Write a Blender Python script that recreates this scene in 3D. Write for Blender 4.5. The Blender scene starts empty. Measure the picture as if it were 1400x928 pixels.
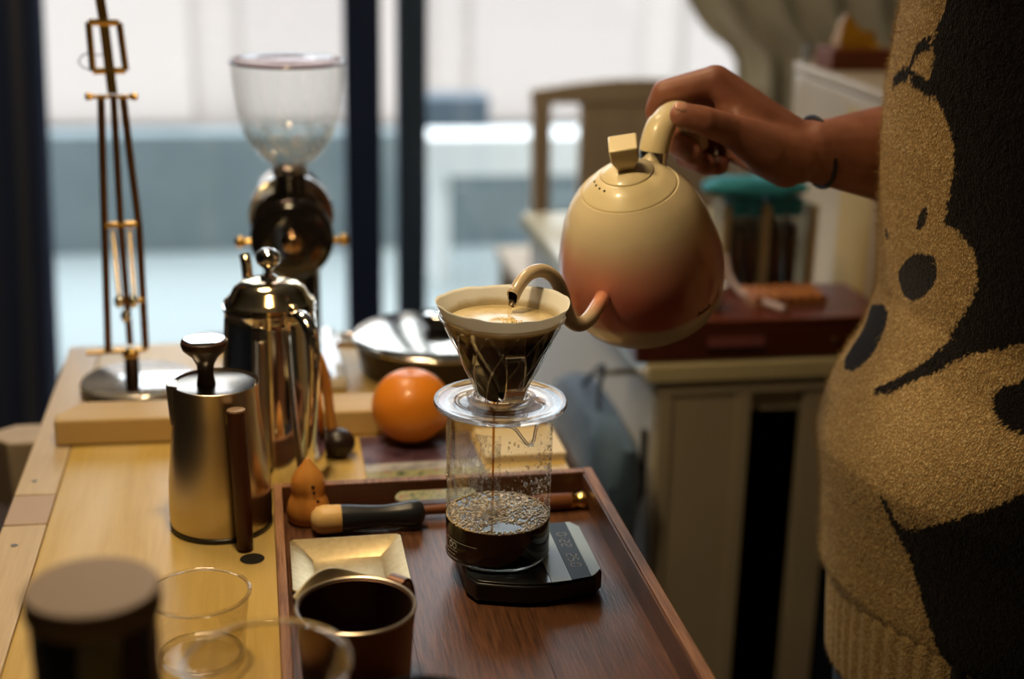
import bpy, bmesh, math, random
import numpy as np
from mathutils import Vector, Matrix, noise
C = bpy.context.scene
COL = C.collection
R = math.radians
random.seed(7)

# ---------------------------------------------------------------- camera
YAW, PITCH, ROLL = R(10.47), R(17.70), R(1.25)
FW = Vector((math.sin(YAW), math.cos(YAW), 0.0))
RT = Vector((math.cos(YAW), -math.sin(YAW), 0.0))
UP = Vector((0, 0, 1))
fwd = FW * math.cos(PITCH) - UP * math.sin(PITCH)
upc = RT.cross(fwd)
rr = RT * math.cos(ROLL) + upc * math.sin(ROLL)
uu = -RT * math.sin(ROLL) + upc * math.cos(ROLL)
cam = bpy.data.objects.new('camera', bpy.data.cameras.new('camera'))
COL.objects.link(cam)
cam.matrix_world = Matrix(((rr.x, uu.x, -fwd.x, 0), (rr.y, uu.y, -fwd.y, 0), (rr.z, uu.z, -fwd.z, 1.25), (0, 0, 0, 1)))
cam.data.lens = 50; cam.data.sensor_width = 36; cam.data.clip_start = .02
cam.data.dof.use_dof = True
cam.data.dof.focus_distance = 1.025
cam.data.dof.aperture_fstop = 3.0
C.camera = cam

# ---------------------------------------------------------------- sky and exposure
w = bpy.data.worlds.new('sky'); C.world = w; w.use_nodes = True
bg = w.node_tree.nodes['Background']
bg.inputs[0].default_value = (.86, .94, 1.0, 1); bg.inputs[1].default_value = 4.2
C.view_settings.view_transform = 'Standard'
C.view_settings.look = 'None'
C.view_settings.exposure = 0.0
C.view_settings.gamma = 1.0

# ---------------------------------------------------------------- lights, with an added ceiling fill
def light(name, kind, loc, energy, color, **k):
    l = bpy.data.lights.new(name, kind); l.energy = energy; l.color = color
    for a, v in k.items(): setattr(l, a, v)
    o = bpy.data.objects.new(name, l); COL.objects.link(o); o.location = loc
    return o
WARM = (1.0, .78, .45)
ceil_fill = light('ceiling_fill_light', 'AREA', (-.2, 1.7, 2.6), 17, (1.0, .78, .50), shape='DISK', size=.5)  # added fill with no visible fixture, lifts the warm ambient light

# ---------------------------------------------------------------- helpers
class MB:
    def __init__(s): s.v = []; s.f = []; s.sm = []
    def add(s, v, f, smooth=False, M=None):
        b = len(s.v)
        s.v += [tuple(M @ Vector(p)) if M else tuple(p) for p in v]
        s.f += [tuple(b + i for i in q) for q in f]; s.sm += [smooth] * len(f)
        return s
    def box(s, x0, x1, y0, y1, z0, z1, M=None):
        v = [(x, y, z) for z in (z0, z1) for y in (y0, y1) for x in (x0, x1)]
        return s.add(v, [(0, 2, 3, 1), (4, 5, 7, 6), (0, 1, 5, 4), (2, 6, 7, 3), (0, 4, 6, 2), (1, 3, 7, 5)], False, M)
    def lathe(s, prof, n=48, M=None, smooth=True, close=False):
        # prof: (z, r) list, around local z
        v = []; f = []; idx = []
        for z, r in prof:
            if r < 1e-6: idx.append([len(v)] * n); v.append((0, 0, z))
            else:
                idx.append(list(range(len(v), len(v) + n)))
                v += [(r * math.cos(2 * math.pi * i / n), r * math.sin(2 * math.pi * i / n), z) for i in range(n)]
        m = len(prof)
        for k in range(m if close else m - 1):
            a, b = idx[k], idx[(k + 1) % m]
            for i in range(n):
                j = (i + 1) % n
                q = [a[i], a[j], b[j], b[i]]
                q = [x for t, x in enumerate(q) if x not in q[:t]]
                if len(q) > 2: f.append(tuple(q))
        return s.add(v, f, smooth, M)
    def tube(s, pts, rad, n=12, caps=True, M=None, flat=1.0, closed=False, smooth=True):
        pts = [Vector(p) for p in pts]; m = len(pts)
        rad = rad if isinstance(rad, (list, tuple)) else [rad] * m
        v = []; f = []
        prev = None
        for i, p in enumerate(pts):
            if closed: t = pts[(i + 1) % m] - pts[i - 1]
            else: t = pts[min(i + 1, m - 1)] - pts[max(i - 1, 0)]
            t.normalize()
            if prev is None:
                a = Vector((0, 0, 1)) if abs(t.z) < .9 else Vector((1, 0, 0))
                nrm = t.cross(a).normalized()
            else: nrm = (prev - t * prev.dot(t)).normalized()
            prev = nrm; bn = t.cross(nrm)
            for k in range(n):
                c = 2 * math.pi * k / n
                v.append(p + (nrm * math.cos(c) + bn * math.sin(c) * flat) * rad[i])
        for i in range(m if closed else m - 1):
            j = (i + 1) % m
            for k in range(n):
                l = (k + 1) % n
                f.append((i * n + k, i * n + l, j * n + l, j * n + k))
        if caps and not closed:
            f.append(tuple(range(n - 1, -1, -1))); f.append(tuple((m - 1) * n + k for k in range(n)))
        return s.add(v, f, smooth, M)
    def sphere(s, c, r, n=16, m=10, scale=(1, 1, 1), M=None):
        v = [(c[0], c[1], c[2] + r * scale[2])]; f = []
        for i in range(1, m):
            a = math.pi * i / m
            for k in range(n):
                b = 2 * math.pi * k / n
                v.append((c[0] + r * scale[0] * math.sin(a) * math.cos(b), c[1] + r * scale[1] * math.sin(a) * math.sin(b), c[2] + r * scale[2] * math.cos(a)))
        v.append((c[0], c[1], c[2] - r * scale[2]))
        for k in range(n):
            l = (k + 1) % n
            f.append((0, 1 + k, 1 + l)); e = 1 + (m - 2) * n
            f.append((e + k, len(v) - 1, e + l))
            for i in range(m - 2):
                a = 1 + i * n
                f.append((a + k, a + n + k, a + n + l, a + l))
        return s.add(v, f, True, M)
    def prism(s, poly, z0, z1, M=None, smooth=False):
        n = len(poly)
        v = [(x, y, z0) for x, y in poly] + [(x, y, z1) for x, y in poly]
        f = [tuple(range(n - 1, -1, -1)), tuple(range(n, 2 * n))]
        f += [(i, (i + 1) % n, n + (i + 1) % n, n + i) for i in range(n)]
        return s.add(v, f, smooth, M)
    def capsule(s, p, q, r0, r1, n=16):
        p = Vector(p); q = Vector(q); t = (q - p); L = t.length; t.normalize()
        Mx = Matrix.Translation(p) @ t.to_track_quat('Z', 'Y').to_matrix().to_4x4()
        prof = [(-r0, 0)] + [(-r0 * math.cos(a), r0 * math.sin(a)) for a in (R(25), R(50), R(75))]
        prof += [(0, r0), (L, r1)] + [(L + r1 * math.cos(a), r1 * math.sin(a)) for a in (R(75), R(50), R(25))] + [(L + r1, 0)]
        return s.lathe(prof, n, Mx)
    def build(s, name, m, parent=None, bevel=0, label=None, sharp=None, seg=2):
        me = bpy.data.meshes.new(name); me.from_pydata(s.v, [], s.f)
        me.polygons.foreach_set('use_smooth', s.sm if not bevel else [True] * len(s.f))
        me.update(); me.materials.append(m)
        o = bpy.data.objects.new(name, me); COL.objects.link(o)
        if parent: o.parent = parent
        if any(s.sm) or bevel:
            me.set_sharp_from_angle(angle=R(sharp if sharp else 40))
        if bevel:
            b = o.modifiers.new('bevel', 'BEVEL'); b.width = bevel; b.segments = seg; b.limit_method = 'ANGLE'; b.angle_limit = R(35)
            b.harden_normals = False
        if label: o['label'] = label
        return o
def thing(name, label, cat, loc=(0, 0, 0), rot=(0, 0, 0), group=None):
    o = bpy.data.objects.new(name, None); o.empty_display_size = .02; COL.objects.link(o)
    o.location = loc; o.rotation_euler = rot; o['label'] = label; o['category'] = cat
    if group: o['group'] = group
    return o
def tag(o, label, cat, group=None):
    o['label'] = label; o['category'] = cat
    if group: o['group'] = group
    return o
def struct(o): o['kind'] = 'structure'; return o
def frame(o, origin, X, Y, Z):
    X, Y, Z = Vector(X), Vector(Y), Vector(Z)
    o.matrix_world = Matrix(((X.x, Y.x, Z.x, origin[0]), (X.y, Y.y, Z.y, origin[1]), (X.z, Y.z, Z.z, origin[2]), (0, 0, 0, 1)))
    return o
def spline(pts, n=8):
    P = [Vector(p) for p in pts]; out = []
    for i in range(len(P) - 1):
        p0 = P[max(i - 1, 0)]; p1 = P[i]; p2 = P[i + 1]; p3 = P[min(i + 2, len(P) - 1)]
        for k in range(n):
            t = k / n
            out.append(.5 * ((2 * p1) + (p2 - p0) * t + (2 * p0 - 5 * p1 + 4 * p2 - p3) * t * t + (3 * p1 - p0 - 3 * p2 + p3) * t ** 3))
    out.append(P[-1]); return out

# ---------------------------------------------------------------- materials
def mat(name, col, rough=.5, metal=0., spec=.5, coat=0., trans=0., ior=1.45, emit=None, sss=0, sheen=0):
    m = bpy.data.materials.new(name); m.use_nodes = True
    b = m.node_tree.nodes['Principled BSDF']
    b.inputs['Base Color'].default_value = (*col, 1); b.inputs['Roughness'].default_value = rough
    b.inputs['Metallic'].default_value = metal; b.inputs['Specular IOR Level'].default_value = spec
    b.inputs['Coat Weight'].default_value = coat; b.inputs['Coat Roughness'].default_value = .08
    b.inputs['Transmission Weight'].default_value = trans; b.inputs['IOR'].default_value = ior
    b.inputs['Sheen Weight'].default_value = sheen
    if sss: b.inputs['Subsurface Weight'].default_value = sss; b.inputs['Subsurface Radius'].default_value = (.012, .005, .003); b.inputs['Subsurface Scale'].default_value = .6
    if emit: b.inputs['Emission Color'].default_value = (*emit[0], 1); b.inputs['Emission Strength'].default_value = emit[1]
    return m
def N(m, t, **k):
    n = m.node_tree.nodes.new(t)
    for a, v in k.items(): setattr(n, a, v)
    return n
def L(m, a, b): m.node_tree.links.new(a, b)
def ramp(m, fac, stops):
    r = N(m, 'ShaderNodeValToRGB'); e = r.color_ramp.elements
    while len(e) < len(stops): e.new(.5)
    for q, (p, c) in zip(e, stops): q.position = p; q.color = (*c, 1)
    L(m, fac, r.inputs[0]); return r.outputs[0]
def noise_tex(m, scale, detail=4, stretch=(1, 1, 1), rough=.5, coord='Object', dist=0):
    tc = N(m, 'ShaderNodeTexCoord'); mp = N(m, 'ShaderNodeMapping'); mp.inputs['Scale'].default_value = stretch
    L(m, tc.outputs[coord], mp.inputs[0])
    n = N(m, 'ShaderNodeTexNoise'); n.inputs['Scale'].default_value = scale; n.inputs['Detail'].default_value = detail
    n.inputs['Roughness'].default_value = rough; n.inputs['Distortion'].default_value = dist
    L(m, mp.outputs[0], n.inputs['Vector']); return n.outputs['Fac']
def bump(m, fac, strength=.2, dist=.001):
    b = m.node_tree.nodes['Principled BSDF']; n = N(m, 'ShaderNodeBump')
    n.inputs['Strength'].default_value = strength; n.inputs['Distance'].default_value = dist
    L(m, fac, n.inputs['Height']); L(m, n.outputs[0], b.inputs['Normal'])
def var(m, scale, c0, c1, lo=.35, hi=.65, detail=4, stretch=(1, 1, 1), bmp=0, dist=.001, distort=0):
    f = noise_tex(m, scale, detail, stretch, dist=distort)
    L(m, ramp(m, f, [(lo, c0), (hi, c1)]), m.node_tree.nodes['Principled BSDF'].inputs['Base Color'])
    if bmp: bump(m, f, bmp, dist)
    return m
def wood(name, c0, c1, c2, rough=.45, axis=1, fine=90, coat=0, bmp=.15, spec=.4):
    m = mat(name, c0, rough, coat=coat, spec=spec)
    st = [1, 1, 1]; st[axis] = .06
    f1 = noise_tex(m, fine, 6, st, .65); st2 = [1, 1, 1]; st2[axis] = .18
    f2 = noise_tex(m, 9, 3, st2, .5, dist=1.2)
    a = ramp(m, f1, [(.38, c0), (.62, c1)]); 
    mx = N(m, 'ShaderNodeMix', data_type='RGBA'); L(m, a, mx.inputs[6]); mx.inputs[7].default_value = (*c2, 1)
    rr_ = ramp(m, f2, [(.45, (0, 0, 0)), (.7, (.75, .75, .75))]); L(m, rr_, mx.inputs[0])
    L(m, mx.outputs[2], m.node_tree.nodes['Principled BSDF'].inputs['Base Color'])
    bump(m, f1, bmp, .0006); return m
def thin_glass(name, tint=(.97, .98, .98), edge=.55, base=.03, rough=.02, fog=0):
    m = bpy.data.materials.new(name); m.use_nodes = True; nt = m.node_tree
    for n in list(nt.nodes): nt.nodes.remove(n)
    out = N(m, 'ShaderNodeOutputMaterial'); tr = N(m, 'ShaderNodeBsdfTransparent'); tr.inputs[0].default_value = (*tint, 1)
    gl = N(m, 'ShaderNodeBsdfGlossy'); gl.inputs['Roughness'].default_value = rough; gl.inputs[0].default_value = (1, 1, 1, 1)
    lw = N(m, 'ShaderNodeLayerWeight'); lw.inputs[0].default_value = .12
    mr = N(m, 'ShaderNodeMapRange'); mr.inputs[3].default_value = base; mr.inputs[4].default_value = edge
    L(m, lw.outputs['Facing'], mr.inputs[0])
    mx = N(m, 'ShaderNodeMixShader'); L(m, mr.outputs[0], mx.inputs[0]); L(m, tr.outputs[0], mx.inputs[1]); L(m, gl.outputs[0], mx.inputs[2])
    last = mx.outputs[0]
    if fog:
        df = N(m, 'ShaderNodeBsdfTranslucent'); df.inputs[0].default_value = (.85, .82, .75, 1)
        d2 = N(m, 'ShaderNodeBsdfDiffuse'); d2.inputs[0].default_value = (.8, .76, .68, 1)
        ad = N(m, 'ShaderNodeMixShader'); L(m, df.outputs[0], ad.inputs[1]); L(m, d2.outputs[0], ad.inputs[2])
        m2 = N(m, 'ShaderNodeMixShader'); f = noise_tex(m, 110, 5, (1, 1, .6), .7)
        L(m, last, m2.inputs[1]); L(m, ad.outputs[0], m2.inputs[2])
        L(m, ramp(m, f, [(.47, (0, 0, 0)), (.72, (fog, fog, fog))]), m2.inputs[0]); last = m2.outputs[0]
    L(m, last, out.inputs[0]); return m
def solid_glass(name, col=(1, 1, 1), clear=.3, rough=.0, ior=1.45):
    m = bpy.data.materials.new(name); m.use_nodes = True; nt = m.node_tree
    for n in list(nt.nodes): nt.nodes.remove(n)
    out = N(m, 'ShaderNodeOutputMaterial'); g = N(m, 'ShaderNodeBsdfGlass'); g.inputs[0].default_value = (*col, 1)
    g.inputs['Roughness'].default_value = rough; g.inputs['IOR'].default_value = ior
    t = N(m, 'ShaderNodeBsdfTransparent'); mx = N(m, 'ShaderNodeMixShader'); mx.inputs[0].default_value = clear
    L(m, g.outputs[0], mx.inputs[1]); L(m, t.outputs[0], mx.inputs[2]); L(m, mx.outputs[0], out.inputs[0]); return m
TZ = .75
pine = wood('pale_pine', (.54, .36, .10), (.61, .42, .13), (.66, .50, .24), .34, 1, 160, bmp=.06)
edgewood = wood('pale_edge_board', (.56, .42, .27), (.63, .49, .32), (.50, .36, .22), .34, 1, 160, bmp=.06)
beamwood = wood('beam_wood', (.58, .39, .16), (.64, .45, .20), (.52, .34, .13), .5, 0, 60, bmp=.06)
walnut = wood('tray_walnut', (.055, .022, .011), (.15, .060, .027), (.19, .085, .040), .33, 1, 420, bmp=.5, spec=.55)
walnut_x = wood('tray_walnut_cross', (.06, .022, .011), (.12, .045, .02), (.15, .06, .028), .36, 0, 350, bmp=.4, spec=.5)
trayrim = wood('worn_tray_rim', (.15, .06, .028), (.32, .155, .075), (.24, .12, .07), .5, 1, 350, bmp=.4)
darkwood = wood('dark_wood_handle', (.05, .013, .006), (.075, .022, .009), (.04, .01, .005), .35, 2, 80)
redwood = wood('red_brown_box_wood', (.10, .022, .010), (.15, .036, .016), (.08, .02, .01), .35, 0, 70)
chairwood = wood('chair_wood', (.50, .38, .26), (.56, .44, .31), (.46, .34, .23), .5, 2, 40)
stampwood = wood('orange_turned_wood', (.55, .21, .04), (.66, .29, .06), (.45, .15, .03), .35, 2, 60, coat=.3)
palewood = wood('tamper_pale_wood', (.72, .45, .17), (.78, .52, .22), (.66, .38, .13), .4, 0, 60)
floorwood = wood('floor_boards', (.07, .045, .03), (.10, .065, .045), (.06, .04, .03), .45, 1, 20)
chrome = mat('chrome', (.86, .84, .80), .07, 1.)
steel = mat('brushed_steel', (.52, .45, .36), .28, 1.); bump(steel, noise_tex(steel, 300, 3, (1, 1, .03)), .12, .0003)
brass = mat('brass', (.75, .48, .16), .25, 1.)
bronze = mat('bronze_rod', (.24, .12, .05), .35, .9)
pewter = mat('champagne_metal', (.72, .56, .28), .36, 1.); var(pewter, 200, (.52, .40, .21), (.60, .47, .26))
black = mat('black_plastic', (.012, .012, .016), .35)
blackgloss = mat('black_enamel', (.01, .008, .008), .12, spec=.7, coat=.5)
whitegloss = mat('white_gloss', (.85, .83, .80), .08, coat=1.)
# ---------------------------------------------------------------- setting: the room
navy = mat('navy_drape', (.012, .027, .085), .85, sheen=.3)
slate = mat('slate_frame', (.030, .055, .095), .45)
navyframe = mat('navy_frame', (.010, .022, .070), .45)
plaster = mat('olive_plaster', (.40, .38, .30), .9); var(plaster, 14, (.37, .35, .28), (.42, .40, .32), bmp=.05)
ceilm = mat('ceiling_paint', (.45, .42, .38), .9)
pane_glass = thin_glass('window_glass', (.97, .98, .99), .35, .03)
YW = 3.2
struct(MB().box(-3, 3, -2.2, YW + .05, -.03, 0).build('floor_slab', mat('subfloor', (.05, .04, .03), .8)))
bpy.data.objects['floor_slab'].name = 'floor'
fl = bpy.data.objects['floor']
for i in range(12):
    x = -1.5 + i * .25
    for j in range(3):
        y0 = -.6 + j * 1.26 + (i % 2) * .5
        MB().box(x + .002, x + .248, y0, min(y0 + 1.255, YW - .02), 0, .006).build('floor_board', floorwood, fl)
struct(MB().box(-3, 3, -2.2, YW + .05, 2.7, 2.8).build('ceiling', ceilm))
struct(MB().box(-3, 3, -2.3, -2.2, -.03, 2.8).build('wall_back', mat('warm_wall', (.30, .22, .14), .9)))
struct(MB().box(-3.1, -3, -2.2, YW + .05, -.03, 2.8).build('wall_left', mat('blue_grey_wall', (.05, .06, .09), .9)))
struct(MB().box(3, 3.1, -2.2, YW + .05, -.03, 2.8).build('wall_right', plaster))
# far wall around the glazing: left jamb wall, right wall, lintel
struct(MB().box(-3, -1.05, YW, YW + .15, -.03, 2.8).box(1.22, 3, YW, YW + .15, -.03, 2.8).box(-3, 3, YW, YW + .15, 2.35, 2.8).build('wall_far', plaster))
# sliding glazing: two sashes side by side
def sash(n, x0, x1, y, m, lw, rw):
    fr = struct(MB().box(x0, x0 + lw, y - .02, y + .02, .02, 2.33).build('window_%d' % n, m))
    MB().box(x1 - rw, x1, y - .02, y + .02, .02, 2.33).build('stile', m, fr)
    MB().box(x0 + lw, x1 - rw, y - .018, y + .018, .02, .10).build('bottom_rail', m, fr)
    MB().box(x0 + lw, x1 - rw, y - .018, y + .018, 2.27, 2.33).build('top_rail', m, fr)
    MB().box(x0 + lw, x1 - rw, y - .003, y + .003, .10, 2.27).build('pane', pane_glass, fr)
    return fr
sash(1, -1.04, .282, 3.22, navyframe, .07, .082)
sash(2, .321, 1.21, 3.26, slate, .068, .05)
struct(MB().box(-1.05, 1.22, 3.17, 3.31, -.02, .02).build('trim_1', slate))
# ---- outside: balcony floor, parapet, opposite facade
struct(MB().box(-4, 6, YW + .11, 5.05, -.12, -.02).build('balcony_floor', mat('balcony_tiles', (.34, .385, .38), .6)))
struct(MB().box(-4, 6, 5.05, 5.22, -.12, .398).build('balcony_parapet', var(mat('parapet', (.2, .25, .28), .8), 5, (.175, .215, .225), (.21, .25, .26))))
fac = mat('white_facade', (.335, .288, .256), .9); fac2 = mat('white_facade_panel', (.305, .262, .235), .9)
fo = thing('opposite_facade', 'overexposed white building facade seen through the glazing', 'building', (0, 8.5, -4))
MB().box(-9, 12, 0, .3, 0, 6.2).build('wall', fac, fo)
for k, (x0, x1, z0, z1, m) in enumerate([(-.05, 1.02, 3.9, 5.9, fac2), (1.28, 2.3, 3.9, 5.9, fac2), (-2.6, -.35, 3.9, 5.9, fac), (2.6, 3.6, 3.9, 5.9, fac2)]):
    MB().box(x0, x1, -.05, 0, z0, z1).build('panel', m, fo)
MB().box(-9, 12, -.14, 0, 3.75, 3.86).build('ledge', fac2, fo)
# outdoor bench and planter-like box, right pane
bo = thing('outdoor_bench', 'long narrow white bench standing before the balcony parapet behind the right pane', 'bench', (1.55, 4.60, -.02))
wl = mat('white_outdoor', (.90, .90, .88), .5)
MB().box(-1.03, 1.2, -.10, .10, .45, .495).build('seat', wl, bo, bevel=.006)
MB().box(-1.03, 1.2, -.115, -.101, .375, .495).build('apron', wl, bo)
for x in (-.98, 1.1):
    for y in (-.065, .065): MB().box(x, x + .05, y - .025, y + .025, 0, .45).build('leg', wl, bo)
dk = tag(MB().box(-.15, .135, -.08, .08, 0, .125).build('outdoor_box', mat('grey_box_paint', (.10, .13, .16), .6), bevel=.008), 'dark grey box on the balcony parapet outside, right of the window frame', 'box')
dk.location = (.70, 5.135, .4005)
pn = tag(MB().box(-.13, .11, -.02, .02, 0, .27).box(.2, .26, -.02, .02, 0, .27).build('outdoor_bin', mat('blue_grey_panel', (.26, .33, .36), .6), bevel=.004), 'blue grey panel standing under the outdoor bench', 'panel')
pn.location = (1.05, 4.62, -.02)

# ---- navy curtain on the left: pleated sheet with thickness
def pleated(name, m, x0f, x1f, y, z0, z1, n, amp, lbl, cat, nz=24, ph=0):
    nx = n * 10; v = []; f = []
    for side in (0, .006):
        for j in range(nz + 1):
            z = z0 + (z1 - z0) * j / nz; a, b = x0f(z), x1f(z)
            for i in range(nx + 1):
                t = i / nx
                v.append((a + (b - a) * t, y + side + amp * math.sin(t * n * 2 * math.pi + ph) + .3 * amp * math.sin(t * n * 5.1 + z * 2), z))
    W = nx + 1; S = W * (nz + 1)
    for j in range(nz):
        for i in range(nx):
            q = j * W + i
            f.append((q, q + 1, q + W + 1, q + W)); f.append((S + q, S + q + W, S + q + W + 1, S + q + 1))
    for j in range(nz):
        for i in (0, nx):
            q = j * W + i; f.append((q, q + W, S + q + W, S + q))
    o = MB().add(v, f, True).build(name, m, sharp=80)
    return tag(o, lbl, cat)
pleated('navy_curtain', navy, lambda z: -1.5, lambda z: -.398 - .035 * (1.2 - z), 3.02, .01, 2.4, 9, .035, 'dark navy floor-length curtain left of the window', 'curtain')
linen = mat('grey_linen', (.5, .47, .38), .9, sheen=.2); var(linen, 60, (.48, .45, .36), (.54, .51, .42), bmp=.1)
def edge(z):
    pts = [(0, 1.0), (.86, 1.0), (.913, .997), (.94, .975), (.974, .922), (1.032, .885), (1.15, .84), (1.5, .74), (2.4, .62)]
    for (a, x), (b, y) in zip(pts, pts[1:]):
        if a <= z <= b: return x + (y - x) * (z - a) / (b - a)
    return pts[-1][1]
pleated('linen_curtain', linen, edge, lambda z: 1.75, 2.88, .01, 2.4, 8, .018, 'grey-beige linen curtain swept aside at the right of the window', 'curtain', nz=80)

# ---------------------------------------------------------------- table
tb = thing('worktable', 'long pale wooden worktable carrying the coffee things', 'table', (0, 0, 0))
MB().box(-.176, .27, .20, 1.57, TZ - .03, TZ).build('tabletop', pine, tb, bevel=.0015)
for k, (a, b) in enumerate([(.20, .70), (.701, 1.10), (1.101, 1.16), (1.161, 1.57)]):
    MB().box(-.211, -.1765, a, b - .0006, TZ - .03, TZ).build('edge_board', [edgewood, edgewood, mat('edge_joint', (.46, .33, .24), .5), edgewood][k], tb, bevel=.0012)
for p in [(-.198, 1.19), (-.196, 1.062)]:
    MB().lathe([(TZ, .0), (TZ + .0004, .0), (TZ + .0004, .0028), (TZ - .001, .003)], 16, Matrix.Translation((p[0], p[1], 0))).build('screw', steel, tb)
MB().box(-.19, .25, .24, .26, .64, TZ - .03).build('apron', beamwood, tb); MB().box(-.19, .25, 1.50, 1.52, .64, TZ - .03).build('apron', beamwood, tb)
for x in (-.19, .21):
    for y in (.26, 1.46): MB().box(x, x + .045, y, y + .045, .006, TZ - .03).build('leg', beamwood, tb, bevel=.002)
xb = MB().prism([(-.285, 1.47), (-.285, 1.46), (-.262, 1.435), (.24, 1.435), (.24, 1.49), (-.262, 1.49)], .615, .69).build('cross_beam', chairwood, tb, bevel=.002)
# dark knot hole
MB().lathe([(TZ - .004, 0), (TZ + .0002, .0095), (TZ + .0003, .0)], 24, Matrix.Translation((-.013, 1.014, 0)) @ Matrix.Scale(1, 4)).build('cable_hole', mat('dark_hole', (.012, .008, .006), .9), tb, label='dark oval hole in the tabletop')
br = MB().prism([(-.190, 1.268), (.268, 1.258), (.268, 1.308), (-.170, 1.318), (-.190, 1.285)], TZ + .0003, TZ + .025).build('wooden_beam', beamwood, bevel=.002)
tag(br, 'pale wooden beam with a cut corner lying across the table', 'beam')
rail = MB().tube([(-.6, 1.12, .66), (-.245, 1.115, .678)], .006).build('metal_rail', mat('blue_steel', (.12, .20, .26), .3, 1.))
tag(rail, 'thin blue-grey metal bar left of the table edge', 'rail')
MB().tube([(-.6, 1.12, .01), (-.6, 1.12, .66)], .006).build('post', bpy.data.materials['blue_steel'], rail)

# ---------------------------------------------------------------- tray
tr = thing('wooden_tray', 'dark walnut tray with raised sides and a slotted handle hole', 'tray', (0, 0, TZ))
X0, X1, YF, YB, ZT = .005, .272, .40, 1.088, .030
for i in range(3):
    MB().box(X0 + .004 + i * .0865, X0 + .004 + (i + 1) * .0865 - .0004, YF + .004, YB - .004, .0005, .007).build('base_board', walnut, tr)
MB().box(X0, X0 + .007, YF, YB, .0003, ZT).build('side_wall', trayrim, tr, bevel=.0008)
MB().box(X1 - .008, X1, YF, YB, .0003, ZT + .001).build('side_wall', trayrim, tr, bevel=.0008)
MB().box(X1 - .0095, X1 - .008, YF + .006, YB - .009, .006, ZT - .001).build('wall_lining', walnut, tr)
MB().box(X0 + .007, X1 - .008, YF, YF + .008, .0003, ZT).build('end_wall', walnut_x, tr, bevel=.0008)
def slotted_wall():
    xa, xb_, y0, y1, z0, z1 = X0 + .007, X1 - .008, YB - .008, YB, .0003, ZT - .001
    cx, hw, zc, r = .1385, .0345, .0148, .0062
    sl = []
    for k in range(9): a = R(90 + 180 * k / 8); sl.append((cx - hw + r * math.cos(a) + r, zc + r * math.sin(a)))
    for k in range(9): a = R(270 + 180 * k / 8); sl.append((cx + hw + r * math.cos(a) - r, zc + r * math.sin(a)))
    out = [(cx - hw + r, z1)] + [(xa, z1), (xa, zc), (xa, z0)] + [(cx - hw + r, z0), (cx + hw - r, z0)] + [(xb_, z0), (xb_, zc), (xb_, z1)] + [(cx + hw - r, z1)]
    bm = bmesh.new()
    vo = [bm.verts.new((x, y0, z)) for x, z in out]; vs = [bm.verts.new((x, y0, z)) for x, z in sl]
    eo = [bm.edges.new((vo[i], vo[(i + 1) % len(vo)])) for i in range(len(vo))]
    es = [bm.edges.new((vs[i], vs[(i + 1) % len(vs)])) for i in range(len(vs))]
    bmesh.ops.triangle_fill(bm, edges=eo + es, use_beauty=True)
    g = bmesh.ops.extrude_face_region(bm, geom=bm.faces[:])
    for e in g['geom']:
        if isinstance(e, bmesh.types.BMVert): e.co.y = y1
    bmesh.ops.recalc_face_normals(bm, faces=bm.faces[:])
    me = bpy.data.meshes.new('end_wall'); bm.to_mesh(me); me.materials.append(walnut_x)
    o = bpy.data.objects.new('end_wall', me); COL.objects.link(o); o.parent = tr; o['label'] = 'far end wall with an oval handle slot'
slotted_wall()
MB().box(X0 + .007, X1 - .008, YB - .0078, YB - .0002, ZT - .001, ZT + .0001).build('rim_strip', trayrim, tr)

# ---------------------------------------------------------------- scale
FZ = TZ + .007
sc = thing('coffee_scale', 'flat black digital coffee scale under the glass beaker', 'scale', (.1895, .9485, FZ))
def scale_poly(g=0):
    p = [(-.050 + g, -.030 + g), (-.044 + g, -.043 + g)]
    p += [(-.030 + (.060) * k / 6, -.0475 - .006 * math.sin(math.pi * k / 6) + g) for k in range(7)]
    p += [(.043 - g, -.045 + g), (.050 - g, -.036 + g), (.050 - g, .036 - g), (.044 - g, .046 - g), (-.044 + g, .046 - g), (-.050 + g, .036 - g)]
    return p
for sx in (-.04, .04):
    for sy in (-.036, .036): MB().lathe([(0, 0), (0, .005), (.003, .005), (.003, 0)], 12, Matrix.Translation((sx, sy, .0002))).build('foot', black, sc)
MB().prism(scale_poly(), .0028, .0165).build('body', black, sc, bevel=.0015)
MB().prism(scale_poly(.001), .0168, .0182).build('platform', mat('scale_top', (.015, .016, .02), .22, coat=.3), sc, bevel=.0005)
reflp = mat('painted_reflection', (.42, .52, .52), .35)  # window reflections on the glossy top, painted as grey-teal strips
MB().prism([(.009, -.0525), (.024, -.051), (.024, .045), (.009, .045)], .0182, .0188).build('reflection_strip', reflp, sc)
MB().prism([(.043, -.044), (.0485, -.036), (.0485, .036), (.043, .045), (.0395, .045), (.0395, -.047)], .0182, .0188).build('reflection_strip', reflp, sc)
MB().prism([(.0245, -.0505), (.039, -.047), (.039, .045), (.0245, .045)], .0182, .0187).build('display', mat('display_glass', (.02, .04, .06), .45, spec=.2), sc)
dg = MB()
SEG = {'0': 'abcdef', '2': 'abged', '5': 'afgcd'}
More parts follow.
